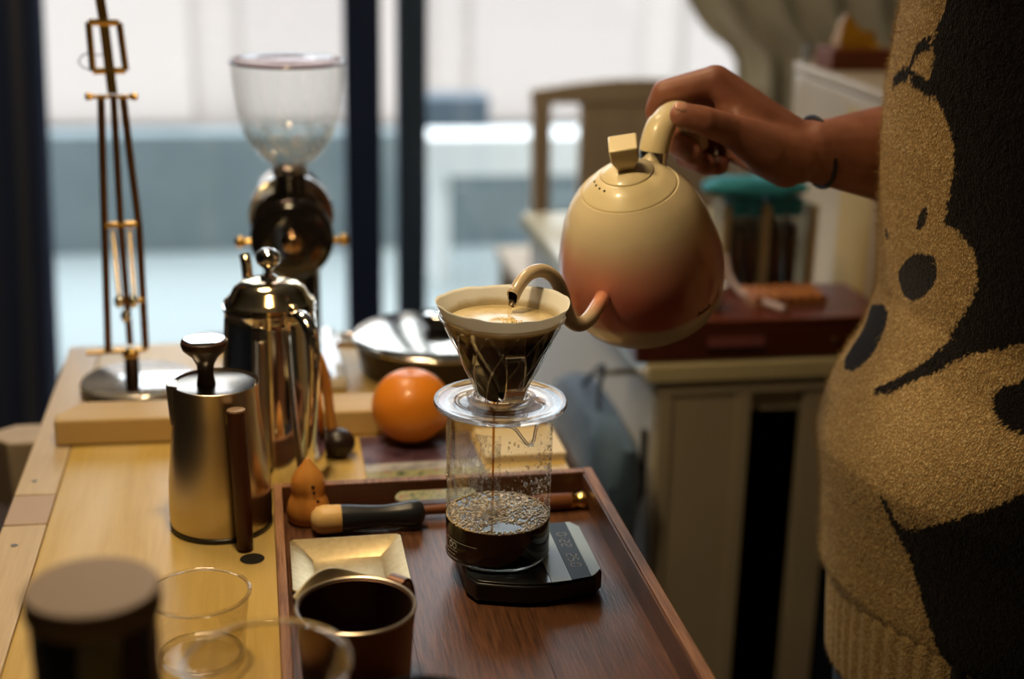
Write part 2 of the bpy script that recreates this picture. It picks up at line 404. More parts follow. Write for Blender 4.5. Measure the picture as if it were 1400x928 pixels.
def digit(ch, y, h=.0072, wd=.0046, x0=.0285, t=.0005):
    # reads from far to near, tops towards +X
    P = {'a': (x0 + h, y, 0), 'g': (x0 + h / 2, y, 0), 'd': (x0, y, 0), 'f': (x0 + h * .75, y + wd / 2, 1), 'b': (x0 + h * .75, y - wd / 2, 1), 'e': (x0 + h * .25, y + wd / 2, 1), 'c': (x0 + h * .25, y - wd / 2, 1)}
    for s_ in SEG[ch]:
        x, yy, v_ = P[s_]
        if v_: dg.box(x - h * .2, x + h * .2, yy - t / 2, yy + t / 2, .0187, .01885)
        else: dg.box(x - t / 2, x + t / 2, yy - wd * .38, yy + wd * .38, .0187, .01885)
for ch, y in (('0', .024), ('2', .012), ('2', .005), ('2', -.012), ('5', -.019), ('0', -.028)): digit(ch, y)
dg.box(.0305, .0312, .0178, .0185, .0187, .01885); dg.box(.0335, .0342, .0178, .0185, .0187, .01885); dg.box(.0285, .0292, -.0238, -.0231, .0187, .01885)
dg.build('digits', mat('display_digits', (.35, .33, .30), .5, emit=((.8, .6, .45), .12)), sc, label='faint seven-segment digits')

# ---------------------------------------------------------------- beaker
BX, BY, BZ = .1680, .951, FZ + .0183
bk = thing('glass_beaker', 'clear glass beaker of dark coffee standing on the black scale', 'beaker', (BX, BY, BZ))
thin = thin_glass('beaker_glass', (.96, .96, .94), .5, .03)
fogg = thin_glass('misted_glass', (.95, .95, .93), .6, .03, fog=.8)
thick = solid_glass('thick_glass', (1, 1, 1), .15)
br_, bh = .0389, .1155
def spouted(prof, n=96, ang=R(-72)):
    v = []; f = []
    for z, r in prof:
        for i in range(n):
            a = 2 * math.pi * i / n; d = (a - ang + math.pi) % (2 * math.pi) - math.pi
            k = math.exp(-(d / .16) ** 2) * max(0, (z - (bh - .016)) / .016)
            v.append(((r + .0075 * k) * math.cos(a), (r + .0075 * k) * math.sin(a), z - .0135 * k * (1 if z > bh - .009 else .4)))
    for j in range(len(prof) - 1):
        for i in range(n): f.append((j * n + i, j * n + (i + 1) % n, (j + 1) * n + (i + 1) % n, (j + 1) * n + i))
    return v, f
prof = [(.0, .030), (.0006, .036), (.003, .0386), (.006, br_), (.03, br_)] + [(z, br_) for z in np.linspace(.04, bh - .017, 6)] + [(z, br_) for z in np.linspace(bh - .015, bh, 8)]
v, f = spouted(prof); MB().add(v, f, True).build('wall', thin, bk, sharp=120)
v, f = spouted([(z, br_ + .0006 * (1 if k % 2 else 0)) for k, z in enumerate([bh - .0012, bh - .0006, bh])]); 
rimp = []
for i in range(97):
    a = 2 * math.pi * i / 96; d = (a - R(-72) + math.pi) % (2 * math.pi) - math.pi; k = math.exp(-(d / .16) ** 2)
    rimp.append(((br_ + .0078 * k) * math.cos(a), (br_ + .0078 * k) * math.sin(a), bh - .0135 * k))
MB().tube(rimp[:-1], .0012, 10, closed=True).build('rim', thick, bk, sharp=120)
MB().lathe([(.0, 0), (.0, .034), (.0012, .0372), (.0028, .0388), (.0034, .0378), (.0022, .034), (.0018, 0)], 64).build('base', thick, bk)
# misted patch of the wall: left and centre
v = []; f = []; na, nz = 40, 24
for j in range(nz + 1):
    for i in range(na + 1):
        a = R(150 + 112 * i / na); z = .034 + (bh - .042) * j / nz
        v.append(((br_ - .0006) * math.cos(a), (br_ - .0006) * math.sin(a), z))
for j in range(nz):
    for i in range(na): q = j * (na + 1) + i; f.append((q, q + 1, q + na + 2, q + na + 1))
MB().add(v, f, True).build('condensation', fogg, bk, sharp=120)['kind'] = 'stuff'
dm = MB(); dmt = thin_glass('water_drop', (.98, .98, .95), .95, .25)
for k in range(700):
    a = R(random.uniform(150, 395)); z = random.uniform(.03, bh - .012) if random.random() < .6 else random.gauss(.062, .004)
    r = random.choice([.0003, .0004, .0005, .0007, .001])
    dm.sphere(((br_ - .0007) * math.cos(a), (br_ - .0007) * math.sin(a), z), r, 6, 4, (1, 1, random.uniform(.9, 1.7)))
dm.build('droplets', dmt, bk)['kind'] = 'stuff'
coffeem = mat('black_coffee', (.010, .002, .001), .04, spec=.4)
LZ = .0312
MB().lathe([(.0032, 0), (.0032, .034), (.005, .0372), (.0065, .0384), (LZ, .0386), (LZ, 0)], 64).build('coffee', coffeem, bk, sharp=60)
# foam
fm = mat('foam_bubble', (.90, .70, .36), .12, spec=.8, coat=1.)
fb = MB()
for k in range(1500):
    r = random.choice([.0005, .0007, .0009, .0011, .0014]); rad = math.sqrt(random.random()) * (.0378 - r); a = random.uniform(0, 2 * math.pi)
    x, y = rad * math.cos(a), rad * math.sin(a)
    if ((x + .001) / .013) ** 2 + ((y + .026) / .0075) ** 2 < 1 or (x + .003) ** 2 + (y - .002) ** 2 < .0035 ** 2: continue
    fb.sphere((x, y, LZ + .0001), r, 7, 4, (1, 1, .75))
for k in range(220):
    a = 2 * math.pi * k / 220; fb.sphere((.0378 * math.cos(a), .0378 * math.sin(a), LZ + .0002 + random.uniform(-.0003, .0006)), random.uniform(.0005, .001), 7, 4)
for k in range(200):
    a = random.uniform(0, 6.28); rad = abs(random.gauss(.006, .004)); fb.sphere((-.004 + rad * math.cos(a), .003 + rad * math.sin(a), LZ + .002 * math.exp(-(rad / .007) ** 2) + .0005), random.uniform(.0006, .0013), 7, 4)
fb.build('foam', fm, bk)['kind'] = 'stuff'
amber = thin_glass('coffee_stream', (.72, .50, .18), .5, .08)
MB().tube([(-.004, .002, z) for z in np.linspace(bh + .006, LZ, 12)], [.0010 - .0003 * t for t in np.linspace(0, 1, 12)], 8).build('coffee_stream', amber, bk)
# printed graduation marks, lower left
pm = mat('white_print', (.6, .6, .58), .5)
def arc_mark(a0, a1, z, name='graduation_mark', t=.0003):
    m_ = MB(); n = 10
    for k in range(n):
        p = [R(a0 + (a1 - a0) * q / n) for q in (k, k + 1)]
        vs = [((br_ + .0002) * math.cos(q), (br_ + .0002) * math.sin(q), zz) for q in p for zz in (z - t, z + t)]
        m_.add(vs, [(0, 2, 3, 1)])
    m_.build(name, pm, bk)
arc_mark(190, 238, .0195); arc_mark(192, 212, .0115); arc_mark(192, 208, .0085); arc_mark(192, 212, .0055)
mm = MB()
for a in (200, 207):
    for q in range(12):
        b = 2 * math.pi * q / 12; mm.box(-.0003, .0003, -.0003, .0003, -.0003, .0003, Matrix.Translation(((br_ + .0002) * math.cos(R(a) + .05 * math.cos(b)), (br_ + .0002) * math.sin(R(a) + .05 * math.cos(b)), .0155 + .0022 * math.sin(b))))
mm.build('printed_emblem', pm, bk)

# ---------------------------------------------------------------- dripper
DZ = BZ + bh + .0018
dr = thing('glass_dripper', 'clear glass cone dripper with spiral ribs and a loop handle on the beaker', 'coffee dripper', (BX, BY - .0015, DZ))
MB().lathe([(0, .010), (0, .046), (.001, .0495), (.003, .0505), (.005, .0497), (.0048, .046), (.0036, .042), (.0036, .026), (.0058, .0225), (.0078, .022), (.008, .0205), (.0045, .0195), (.0036, .010)], 96, close=True).build('saucer', thick, dr, sharp=60)
# cone, thin wall with spiral ribs
def cone_r(z):
    P = [(.004, .0170), (.010, .0185), (.020, .0225), (.035, .0300), (.050, .0368), (.062, .0424), (.066, .0444), (.0685, .0455)]
    for (a, r), (b, q) in zip(P, P[1:]):
        if a <= z <= b: return r + (q - r) * (z - a) / (b - a)
    return P[-1][1] if z > .05 else P[0][1]
v = []; f = []; n, nz = 180, 40
for j in range(nz + 1):
    z = .004 + .0645 * j / nz
    for i in range(n):
        a = 2 * math.pi * i / n; ph = (a * 14 + z * 190) % (2 * math.pi)
        rb = .0012 * math.exp(-((ph - math.pi) / .45) ** 2) * (1 if z < .064 else 0)
        v.append(((cone_r(z) - rb) * math.cos(a), (cone_r(z) - rb) * math.sin(a), z))
for j in range(nz):
    for i in range(n): f.append((j * n + i, j * n + (i + 1) % n, (j + 1) * n + (i + 1) % n, (j + 1) * n + i))
cone_g = thin_glass('dripper_glass', (.97, .96, .93), .5, .03, .02)
MB().add(v, f, True).build('cone', cone_g, dr, sharp=150)
MB().tube([(.0458 * math.cos(2 * math.pi * i / 72), .0458 * math.sin(2 * math.pi * i / 72), .0685) for i in range(72)], .0010, 8, closed=True).build('rim', thick, dr)
for q in range(12):
    pts_ = []
    for k in range(26):
        z = .006 + .0585 * k / 25; a = 2 * math.pi * q / 12 + .95 * k / 25 + .2; r = cone_r(z) + .0002
        pts_.append((r * math.cos(a), r * math.sin(a), z))
    MB().tube(pts_, .0007, 6).build('spiral_rib', thick, dr, sharp=120)
# loop handle facing the camera
hd = FW * -1
M = Matrix(((hd.x, -hd.y, 0, 0), (hd.y, hd.x, 0, 0), (0, 0, 1, 0), (0, 0, 0, 1))) @ Matrix.Rotation(R(12), 4, 'Z')
hp = spline([(.033, 0, .048), (.043, 0, .0525), (.051, 0, .050), (.0535, 0, .040), (.051, 0, .028), (.043, 0, .019), (.030, 0, .016), (.022, 0, .017)], 6)
hv = MB()
for k, (p, q) in enumerate(zip(hp, hp[1:])): pass
pts = hp; n4 = len(pts); vv = []; ff = []
for i, p in enumerate(pts):
    t = (pts[min(i + 1, n4 - 1)] - pts[max(i - 1, 0)]).normalized(); nr = t.cross(Vector((0, 1, 0)))
    for sx, sy in ((-1, -1), (1, -1), (1, 1), (-1, 1)): vv.append(p + nr * .0015 * sx + Vector((0, .0072 * sy, 0)))
for i in range(n4 - 1):
    for k in range(4): l = (k + 1) % 4; ff.append((i * 4 + k, i * 4 + l, i * 4 + 4 + l, i * 4 + 4 + k))
ff.append((3, 2, 1, 0)); ff.append(tuple((n4 - 1) * 4 + k for k in range(4)))
MB().add(vv, ff, True, M).build('handle', solid_glass('handle_glass', (1, 1, 1), .0), dr, sharp=50, bevel=.0006)

# paper filter, with coffee soaked lower part
pf = thing('paper_filter', 'white paper cone filter sitting in the glass dripper, soaked brown below', 'paper filter', (BX, BY - .0015, DZ))
paper = mat('filter_paper', (.86, .85, .80), .85)
b = paper.node_tree.nodes['Principled BSDF']
geo = N(paper, 'ShaderNodeTexCoord'); sep = N(paper, 'ShaderNodeSeparateXYZ'); L(paper, geo.outputs['Object'], sep.inputs[0])
nz_ = noise_tex(paper, 60, 4); ad = N(paper, 'ShaderNodeMath', operation='MULTIPLY_ADD'); L(paper, nz_, ad.inputs[0]); ad.inputs[1].default_value = .007; L(paper, sep.outputs['Z'], ad.inputs[2])
L(paper, ramp(paper, ad.outputs[0], [(.0, (.010, .004, .002)), (.0600, (.014, .006, .003)), (.0618, (.34, .25, .12)), (.071, (.58, .48, .30)), (.0735, (.86, .85, .81))]), b.inputs['Base Color'])
b.inputs['Transmission Weight'].default_value = 0
tl = N(paper, 'ShaderNodeBsdfTranslucent'); mxs = N(paper, 'ShaderNodeMixShader'); mxs.inputs[0].default_value = .35
L(paper, b.inputs['Base Color'].links[0].from_socket, tl.inputs[0])
L(paper, b.outputs[0], mxs.inputs[1]); L(paper, tl.outputs[0], mxs.inputs[2]); L(paper, mxs.outputs[0], paper.node_tree.nodes['Material Output'].inputs[0])
v = []; f = []; n = 120
zs = [.003, .006] + [.010 + .0585 * k / 16 for k in range(17)] + [.071, .0735, .0765, .079]
for z in zs:
    for i in range(n):
        a = 2 * math.pi * i / n
        if z <= .0685: r = cone_r(max(z, .004)) - .0018 - (.012 if z < .005 else (.004 if z < .008 else 0))
        else: r = cone_r(.0685) - .0018 + (z - .0685) * .55
        wv = max(0, z - .066) / .013
        r += wv * (.0009 * math.sin(3 * a + 1) + .0003 * math.sin(7 * a))
        v.append((r * math.cos(a), r * math.sin(a), z + wv * (.0010 * math.sin(2 * a + .6) + .0003 * math.sin(9 * a + 2) + .0002 * math.sin(17 * a))))
for j in range(len(zs) - 1):
    for i in range(n): f.append((j * n + i, j * n + (i + 1) % n, (j + 1) * n + (i + 1) % n, (j + 1) * n + i))
f.append(tuple(range(n - 1, -1, -1)))
po = MB().add(v, f, True).build('cone_paper', paper, pf, sharp=170); sd = po.modifiers.new('thick', 'SOLIDIFY'); sd.thickness = .0003
slm = mat('coffee_slurry', (.6, .48, .26), .22, coat=.4); var(slm, 70, (.54, .41, .20), (.68, .56, .34), bmp=.4, dist=.001)
MB().lathe([(.0645, .0415), (.0655, .040), (.0653, .03), (.0648, .012), (.0642, .008), (.0652, .005), (.0648, 0)], 72).build('wet_coffee', slm, pf)
fo2 = MB()
for k in range(60):
    a = random.uniform(0, 6.28); rad = abs(random.gauss(.006, .003)); fo2.sphere((.004 + rad * math.cos(a), -.002 + rad * math.sin(a), .0648), random.uniform(.0004, .0009), 10, 6)
fo2.build('bubbles', fm, pf)['kind'] = 'stuff'

dr.scale = pf.scale = (.965, .965, .975)
# ---------------------------------------------------------------- kettle (local z along its leaning axis, local x towards the spout)
kt = thing('gooseneck_kettle', 'cream to coral-pink gooseneck kettle tilted to pour, held in the hand', 'kettle')
ax = (UP - RT * math.tan(R(12)) - FW * math.tan(R(19))).normalized()
hz = (-RT * .60 - FW * .80).normalized(); kx = (hz - ax * hz.dot(ax)).normalized(); ky = ax.cross(kx)
kc = Vector((0.3019, 1.0833, 0.9774)); frame(kt, kc - ax * .074, kx, ky, ax)
enam = mat('kettle_enamel', (.8, .7, .5), .30, spec=.5, coat=.45)
b = enam.node_tree.nodes['Principled BSDF']
tc = N(enam, 'ShaderNodeTexCoord'); sp = N(enam, 'ShaderNodeSeparateXYZ'); L(enam, tc.outputs['Object'], sp.inputs[0])
nf = noise_tex(enam, 22, 2); a2 = N(enam, 'ShaderNodeMath', operation='MULTIPLY_ADD'); L(enam, nf, a2.inputs[0]); a2.inputs[1].default_value = .012; L(enam, sp.outputs['Z'], a2.inputs[2])
d2 = N(enam, 'ShaderNodeMath', operation='MULTIPLY'); d2.inputs[1].default_value = 5.0; L(enam, a2.outputs[0], d2.inputs[0])
L(enam, ramp(enam, d2.outputs[0], [(.0, (.60, .50, .34)), (.165, (.60, .50, .34)), (.195, (.48, .13, .09)), (.32, (.50, .14, .10)), (.43, (.60, .27, .18)), (.56, (.64, .52, .33)), (1, (.68, .58, .38))]), b.inputs['Base Color'])
cream = mat('cream_enamel', (.68, .56, .33), .38, coat=.25)
KP = [(.0, 0), (0, .040), (.0025, .0485), (.008, .0555), (.018, .0612), (.030, .0652), (.042, .0672), (.055, .0674), (.070, .0652), (.085, .0612), (.100, .0565), (.112, .0507), (.120, .0452), (.1265, .0392)]
MB().lathe(KP + [(.1262, .0380), (.122, .0378)], 96).build('body', enam, kt, sharp=60)
MB().lathe([(.1225, .0374), (.1268, .0378), (.1278, .0368), (.134, .0300), (.1395, .0225), (.1396, .0215), (.137, .0212)], 96).build('lid_ring', cream, kt, sharp=60)
lid = MB().lathe([(.137, .0209), (.1402, .0211), (.1410, .0203), (.1440, .014), (.1460, .006), (.1462, 0)], 64).build('lid', cream, kt, sharp=60)
# flared block knob
Mk = Matrix.Rotation(R(35), 4, 'Z')
kv = []
for z, a_, b_ in ((.1440, .0062, .0058), (.1560, .0118, .0108), (.1670, .0124, .0112)):
    kv += [(-a_, -b_, z), (a_, -b_, z), (a_, b_, z), (-a_, b_, z)]
kf = [(3, 2, 1, 0), (8, 9, 10, 11)] + [(q * 4 + i, q * 4 + (i + 1) % 4, q * 4 + 4 + (i + 1) % 4, q * 4 + 4 + i) for q in (0, 1) for i in range(4)]
MB().add(kv, kf, False, Mk).build('knob', cream, lid, bevel=.0012)
hm = mat('vent_black', (.01, .008, .008), .8)
for k in range(4):
    a = R(-50 + 13 * k); r_, z_ = .0262, .1368
    MB().sphere((r_ * math.cos(a), r_ * math.sin(a), z_), .0010, 10, 6).build('vent_hole', hm, bpy.data.objects['lid_ring'])
# spout, written in world space and moved into the kettle's frame
inv = kt.matrix_world.inverted()
sw = [(0.2689, 1.0612, 0.9398), (0.2584, 1.0257, 0.9461), (0.2471, 1.0085, 0.9392), (0.2374, 1.0005, 0.9356), (0.2286, 0.9971, 0.9398), (0.2241, 0.9961, 0.9506), (0.2208, 0.9952, 0.9623), (0.2143, 0.9928, 0.9744), (0.2044, 0.9884, 0.9814), (0.1932, 0.9809, 0.9815), (0.1845, 0.9741, 0.9753), (0.1783, 0.9682, 0.9668)]
spm = mat('spout_enamel', (.62, .50, .30), .28, coat=.5)
sb = spm.node_tree.nodes['Principled BSDF']; tc = N(spm, 'ShaderNodeTexCoord'); sp = N(spm, 'ShaderNodeSeparateXYZ'); L(spm, tc.outputs['Object'], sp.inputs[0])
L(spm, ramp(spm, sp.outputs['X'], [(.0, (.62, .20, .12)), (.086, (.60, .24, .14)), (.104, (.50, .38, .25)), (1, (.54, .46, .31))]), sb.inputs['Base Color'])
ps = spline([inv @ Vector(p) for p in sw], 8); m_ = len(ps)
rad = [.0061 - .0013 * i / (m_ - 1) for i in range(m_)]
td = (ps[-1] - ps[-3]).normalized()
lipd = (inv.to_3x3() @ (-FW * .75 - RT * .65)); lipd = (lipd - td * lipd.dot(td)).normalized()
def slanted(rads, m, name):
    mb = MB().tube(ps, rads, 24, caps=False); k = len(ps)
    for ring, amt in ((k - 1, .0062), (k - 2, .0030), (k - 3, .0008)):
        for q in range(24):
            p = Vector(mb.v[ring * 24 + q]); d = (p - ps[ring]).dot(lipd) / rads[ring]
            mb.v[ring * 24 + q] = tuple(p - td * amt * (d + .2))
    return mb.build(name, m, kt, sharp=120)
slanted(rad, spm, 'spout').modifiers.new('wall', 'SOLIDIFY').thickness = .0006
tv = MB()
q = td.to_track_quat('Z', 'Y').to_matrix()
# slanted open mouth: inner dark metal liner
slanted([r * .84 for r in rad], mat('mouth_metal', (.30, .24, .18), .2, 1.), 'spout_mouth')
MB().lathe([(0, 0), (0, .0039)], 20, Matrix.Translation(ps[-1] - td * .0085) @ td.to_track_quat('Z', 'Y').to_matrix().to_4x4()).build('mouth_interior', mat('mouth_dark', (.03, .02, .015), .2), kt)
# handle
hpts = spline([(-.030, 0, .110), (-.037, 0, .130), (-.043, 0, .142), (-.055, 0, .152), (-.072, 0, .153), (-.087, 0, .144), (-.097, 0, .126), (-.100, 0, .108)], 6)
MB().tube(hpts[:10], .0116, 24, flat=.85).build('handle_ring', chrome, kt)
MB().tube(hpts[9:], [.0124] * 10 + [.0112] * (len(hpts) - 19), 24, flat=.85).build('handle', cream, kt, sharp=60)
# maker's mark as a small faint script squiggle
sq = [(.0, 0), (.002, .004), (.0035, 0), (.005, .003), (.0065, 0), (.008, .0035), (.0095, .0005), (.011, .003), (.0125, 0), (.014, .0045), (.0155, .001)]
def on_body(a, z):
    r = np.interp(z, [p[0] for p in KP[1:]], [p[1] for p in KP[1:]]) + .0003
    return (r * math.cos(a), r * math.sin(a), z)
MB().tube([on_body(R(72) + x / .066, .030 + y) for x, y in sq], .0004, 6).build('script_mark', mat('mark_ink', (.10, .04, .06), .5), kt)
# stream of water from the spout
wst = MB().tube([(0.1777, 0.9680, 0.9657), (0.1767, 0.9675, 0.9604), (0.1761, 0.9668, 0.9546)], [.0018, .0012, .0013], 10).build('water_stream', solid_glass('water', (1, .97, .9), .15, ior=1.33))
tag(wst, 'thin stream of water falling from the kettle spout', 'water')

# ---------------------------------------------------------------- milk jug with mushroom-knob lid
jg = thing('steel_jug', 'brushed steel lidded jug with a dark wooden bar handle', 'jug', (-.037, 1.082, TZ))
JP = [(.0005, 0), (.0005, .037), (.002, .0395), (.006, .0408), (.018, .0412), (.04, .0405), (.07, .0375), (.095, .0348), (.112, .0338), (.1225, .0340), (.1228, .0334), (.1205, .0330), (.100, .0335)]
MB().lathe(JP, 72).build('body', steel, jg, sharp=50)
MB().lathe([(.0002, .0385), (.0002, .0405), (.004, .0412), (.0045, .0406)], 72).build('base_ring', black, jg)
jl = MB().lathe([(.1205, .0329), (.1212, .0320), (.1205, .0300), (.1195, .012), (.1195, 0)], 64).build('lid', mat('dark_lid_steel', (.30, .26, .22), .22, 1.), jg, sharp=60)
KM = Matrix.Translation((-.0075, .004, .1195))
MB().lathe([(0, 0), (0, .0075), (.008, .0062), (.016, .0068), (.023, .0105), (.029, .0172), (.033, .0185), (.036, .0180), (.037, .0165)], 48, KM).build('knob', mat('dark_knob', (.035, .015, .008), .3), jl)
MB().lathe([(.0362, .0166), (.0378, .0160), (.0385, .012), (.0385, 0)], 48, KM).build('knob_cap', chrome, jl, label='mirror-bright metal cap')
hj = (-FW + RT * .58).normalized()
HM = Matrix(((hj.x, -hj.y, 0, 0), (hj.y, hj.x, 0, 0), (0, 0, 1, 0), (0, 0, 0, 1)))
MB().tube([(.0555, 0, .002), (.0545, 0, .03), (.0515, 0, .07), (.0475, 0, .100), (.0465, 0, .113)], [.0062, .0068, .0070, .0072, .0072], 20, M=HM).build('handle', darkwood, jg, sharp=50)
MB().tube([(.0465, 0, .1131), (.0464, 0, .1145)], .0071, 20, M=HM).build('handle_cap', mat('cap_copper', (.62, .42, .26), .35, .7), jg)
MB().box(.033, .042, -.004, .004, .098, .106, HM).build('handle_bracket', steel, jg, bevel=.001)
sj = (-RT * .97 - FW * .25).normalized()
SM = Matrix(((sj.x, -sj.y, 0, 0), (sj.y, sj.x, 0, 0), (0, 0, 1, 0), (0, 0, 0, 1)))
MB().add([(.030, -.010, .123), (.030, .010, .123), (.0385, -.0035, .1225), (.0385, .0035, .1225), (.033, -.006, .090), (.033, .006, .090), (.0365, -.002, .088), (.0365, .002, .088)],
         [(0, 2, 3, 1), (0, 4, 6, 2), (1, 3, 7, 5), (2, 6, 7, 3), (4, 5, 7, 6)], False, SM).build('pouring_lip', steel, jg, bevel=.0008)

# ---------------------------------------------------------------- tall chrome coffee pot
pt = thing('chrome_coffee_pot', 'tall polished chrome coffee pot with a domed lid and ball knob', 'coffee pot', (.0075, 1.190, TZ))
PP = [(.0005, 0), (.0005, .045), (.004, .0475), (.01, .0478), (.05, .0455), (.10, .0420), (.140, .0392), (.148, .0388), (.150, .0398), (.153, .0398), (.1535, .037)]
gold = mat('gold_tinted_chrome', (.88, .74, .48), .10, 1.)
MB().lathe(PP, 80).build('body', chrome, pt, sharp=40)
pl = MB().lathe([(.1635, .0385), (.167, .0388), (.169, .0365), (.1705, .034), (.178, .0305), (.1835, .0235), (.1855, .014), (.186, .0065), (.186, 0)], 72).build('lid', gold, pt, sharp=50)
MB().lathe([(.1855, .0075), (.188, .0072), (.1905, .0035), (.1935, .0032), (.1965, .006), (.2000, .0098), (.2045, .0107), (.209, .0095), (.2122, .005), (.213, 0)], 40).build('knob', chrome, pl)
spt = (-RT * .46 + FW * .88).normalized()
MB().tube(spline([Vector((0, 0, .055)) + spt * .045, Vector((0, 0, .075)) + spt * .062, Vector((0, 0, .11)) + spt * .064, Vector((0, 0, .150)) + spt * .060, Vector((0, 0, .172)) + spt * .064, Vector((0, 0, .180)) + spt * .069], 6), [.0075] * 8 + [.0065] * 10 + [.0050] * 13, 16).build('spout', gold, pt)
pl.location = (0, 0, -.010)
hp_ = (RT * .66 - FW * .75).normalized()
loop = spline([Vector((0, 0, .149)) + hp_ * .036, Vector((0, 0, .154)) + hp_ * .048, Vector((0, 0, .149)) + hp_ * .059, Vector((0, 0, .135)) + hp_ * .067, Vector((0, 0, .095)) + hp_ * .066, Vector((0, 0, .05)) + hp_ * .060, Vector((0, 0, .018)) + hp_ * .0535, Vector((0, 0, .008)) + hp_ * .048], 6)
MB().tube(loop, [.0070 - .0025 * i / (len(loop) - 1) for i in range(len(loop))], 16, flat=.8).build('handle', chrome, pt)
MB().sphere(tuple(Vector((0, 0, .157)) + hp_ * .037), .0048, 14, 8).build('hinge', gold, pt)

# small items behind the pot
jr = thing('glass_jar', 'small clear glass jar beside the foot of the chrome pot', 'jar', (.052, 1.262, TZ))
MB().lathe([(.0003, 0), (.0003, .015), (.004, .0165), (.035, .0165), (.042, .013), (.05, .013), (.05, .0118), (.042, .0118), (.035, .0152), (.003, .0152)], 32).build('body', thin, jr)
jr.location = (.046, 1.239, TZ)
MB().lathe([(.008, .01505), (.028, .01505)], 24).build('contents', mat('jar_contents', (.33, .31, .22), .6), jr)
ob = thing('wooden_scoop', 'orange-brown wooden scoop standing up behind the chrome pot', 'scoop', (.0635, 1.243, TZ + .012))
MB().tube(spline([(.0, 0, .0), (-.004, .004, .03), (-.008, .008, .062), (-.012, .012, .080)], 6), [.0038 + .0022 * math.sin(math.pi * i / 18) for i in range(19)], 12).build('handle', stampwood, ob)
MB().sphere((0.004, -.012, .002), .0155, 24, 12, (1, 1, .85)).build('bowl', mat('dark_wood_bowl', (.02, .010, .008), .35), ob)
ob.location = (.0615, 1.225, TZ + .0115)

# ---------------------------------------------------------------- grinder
gr = thing('coffee_grinder', 'black and chrome electric coffee grinder with a clear bell hopper', 'coffee grinder', (.034, 1.455, TZ))
MB().prism([(-.075, -.066), (.052, -.066), (.047, .115), (-.07, .115)], .0002, .014).build('base_plate', whitegloss, gr, bevel=.004)
MB().box(-.02, .036, -.062, -.045, .0142, .0165).build('base_reflection', mat('painted_dark_reflection', (.03, .05, .07), .2), gr, bevel=.0008)  # dark reflection in the glossy base, painted as a thin slab
MB().prism([(.03 * math.cos(2 * math.pi * k / 32), .034 * math.sin(2 * math.pi * k / 32) + .03) for k in range(32)], .0142, .135, smooth=True).build('column', blackgloss, gr, bevel=.002)
MY = Matrix.Translation((0, 0, .153)) @ Matrix.Rotation(R(90), 4, 'X')   # local z -> -Y (towards camera)
MB().lathe([(-.075, 0), (-.075, .030), (-.065, .038), (-.030, .040), (.0, .0425), (.006, .0435), (.012, .0430), (.012, .036), (.006, .034), (.006, 0)], 64, Matrix.Translation((0, 0, .020)) @ MY).build('motor_housing', chrome, gr, sharp=40)
MB().lathe([(.008, 0), (.0085, .040), (.022, .0425), (.030, .0425), (.036, .0405), (.040, .034), (.041, .020), (.0415, .012), (.0415, 0)], 64, MY).build('front_disc', blackgloss, gr, sharp=40)
MB().lathe([(.0415, .012), (.046, .0115), (.050, .009), (.052, .004), (.052, 0)], 32, MY).build('hub', mat('hub_bronze', (.40, .26, .14), .2, 1.), gr)
for s_ in (-1, 1):
    kb = MB().tube([(s_ * .040, -.026, .150), (s_ * .049, -.026, .150)], .0035, 12).sphere((s_ * .052, -.026, .150), .0062, 14, 9).build('thumb_knob', brass, gr)
MB().tube([(0, -.002, .188), (0, -.002, .216)], .0172, 32).build('neck', blackgloss, gr, sharp=40, bevel=.001)
MB().lathe([(.214, .0168), (.218, .0185), (.221, .0175)], 40).build('neck_collar', chrome, gr)
hg = thin_glass('hopper_glass', (.96, .96, .94), .75, .06, .05)
HP = [(.218, .0155), (.223, .018), (.231, .028), (.242, .0380), (.257, .0460), (.277, .0515), (.302, .0550), (.328, .0568)]
MB().lathe(HP, 72).build('hopper', hg, gr, sharp=120)
MB().lathe([(.2185, .0145), (.2235, .017), (.2315, .027), (.2425, .037), (.2575, .045), (.262, .0465)], 56).build('whitish_film', thin_glass('whitish_film', (.95, .95, .93), .3, .03, fog=.75), gr, sharp=120)  # whitish fogged film lining the lower hopper
MB().tube([(.0565 * math.cos(2 * math.pi * k / 64), .0565 * math.sin(2 * math.pi * k / 64), .328) for k in range(64)], .0016, 8, closed=True).build('hopper_rim', mat('rim_purple_brown', (.10, .035, .045), .25, coat=.5), gr)
MB().lathe([(.327, .054), (.3285, .0555), (.3305, .054), (.3305, .03), (.3290, .028), (.3290, 0)], 64).build('hopper_lid', thin_glass('lid_tint', (.72, .55, .55), .6, .08), gr)
bb = tag(MB().box(-.012, .012, -.01, .01, 0, .013).build('small_black_box', black, bevel=.001), 'tiny black box near the far table edge, left of the grinder', 'box'); bb.location = (-.052, 1.553, TZ + .0002)

# ---------------------------------------------------------------- desk lamp
lp = thing('desk_lamp', 'brass-jointed desk lamp with thin bronze rods on a round white base', 'lamp', (-.124, 1.412, TZ))
dl = Vector(lp.location)
def rel(*pp): return [Vector(p) - dl for p in pp]
MB().lathe([(.0003, 0), (.0003, .0565), (.003, .0585), (.0115, .0585)], 72).build('base_skirt', black, lp, sharp=50)
MB().lathe([(.0115, .0580), (.0135, .0575), (.0145, .0560), (.0145, 0)], 72).build('base', mat('mirror_white', (.95, .93, .91), .14, .75, coat=1.), lp, sharp=60, label='round glossy white base plate')
MB().tube(rel((-0.1277, 1.3720, 0.7595), (-0.1280, 1.3780, 0.7736), (-0.1284, 1.3900, 0.7942)), [.0060, .0075, .0070], 14).build('post', mat('post_dark', (.05, .03, .02), .3, .8), lp)
MB().tube(rel((-0.1717, 1.3900, 0.7996), (-0.1124, 1.3900, 0.8013)), .0022, 10).build('lower_bar', brass, lp)
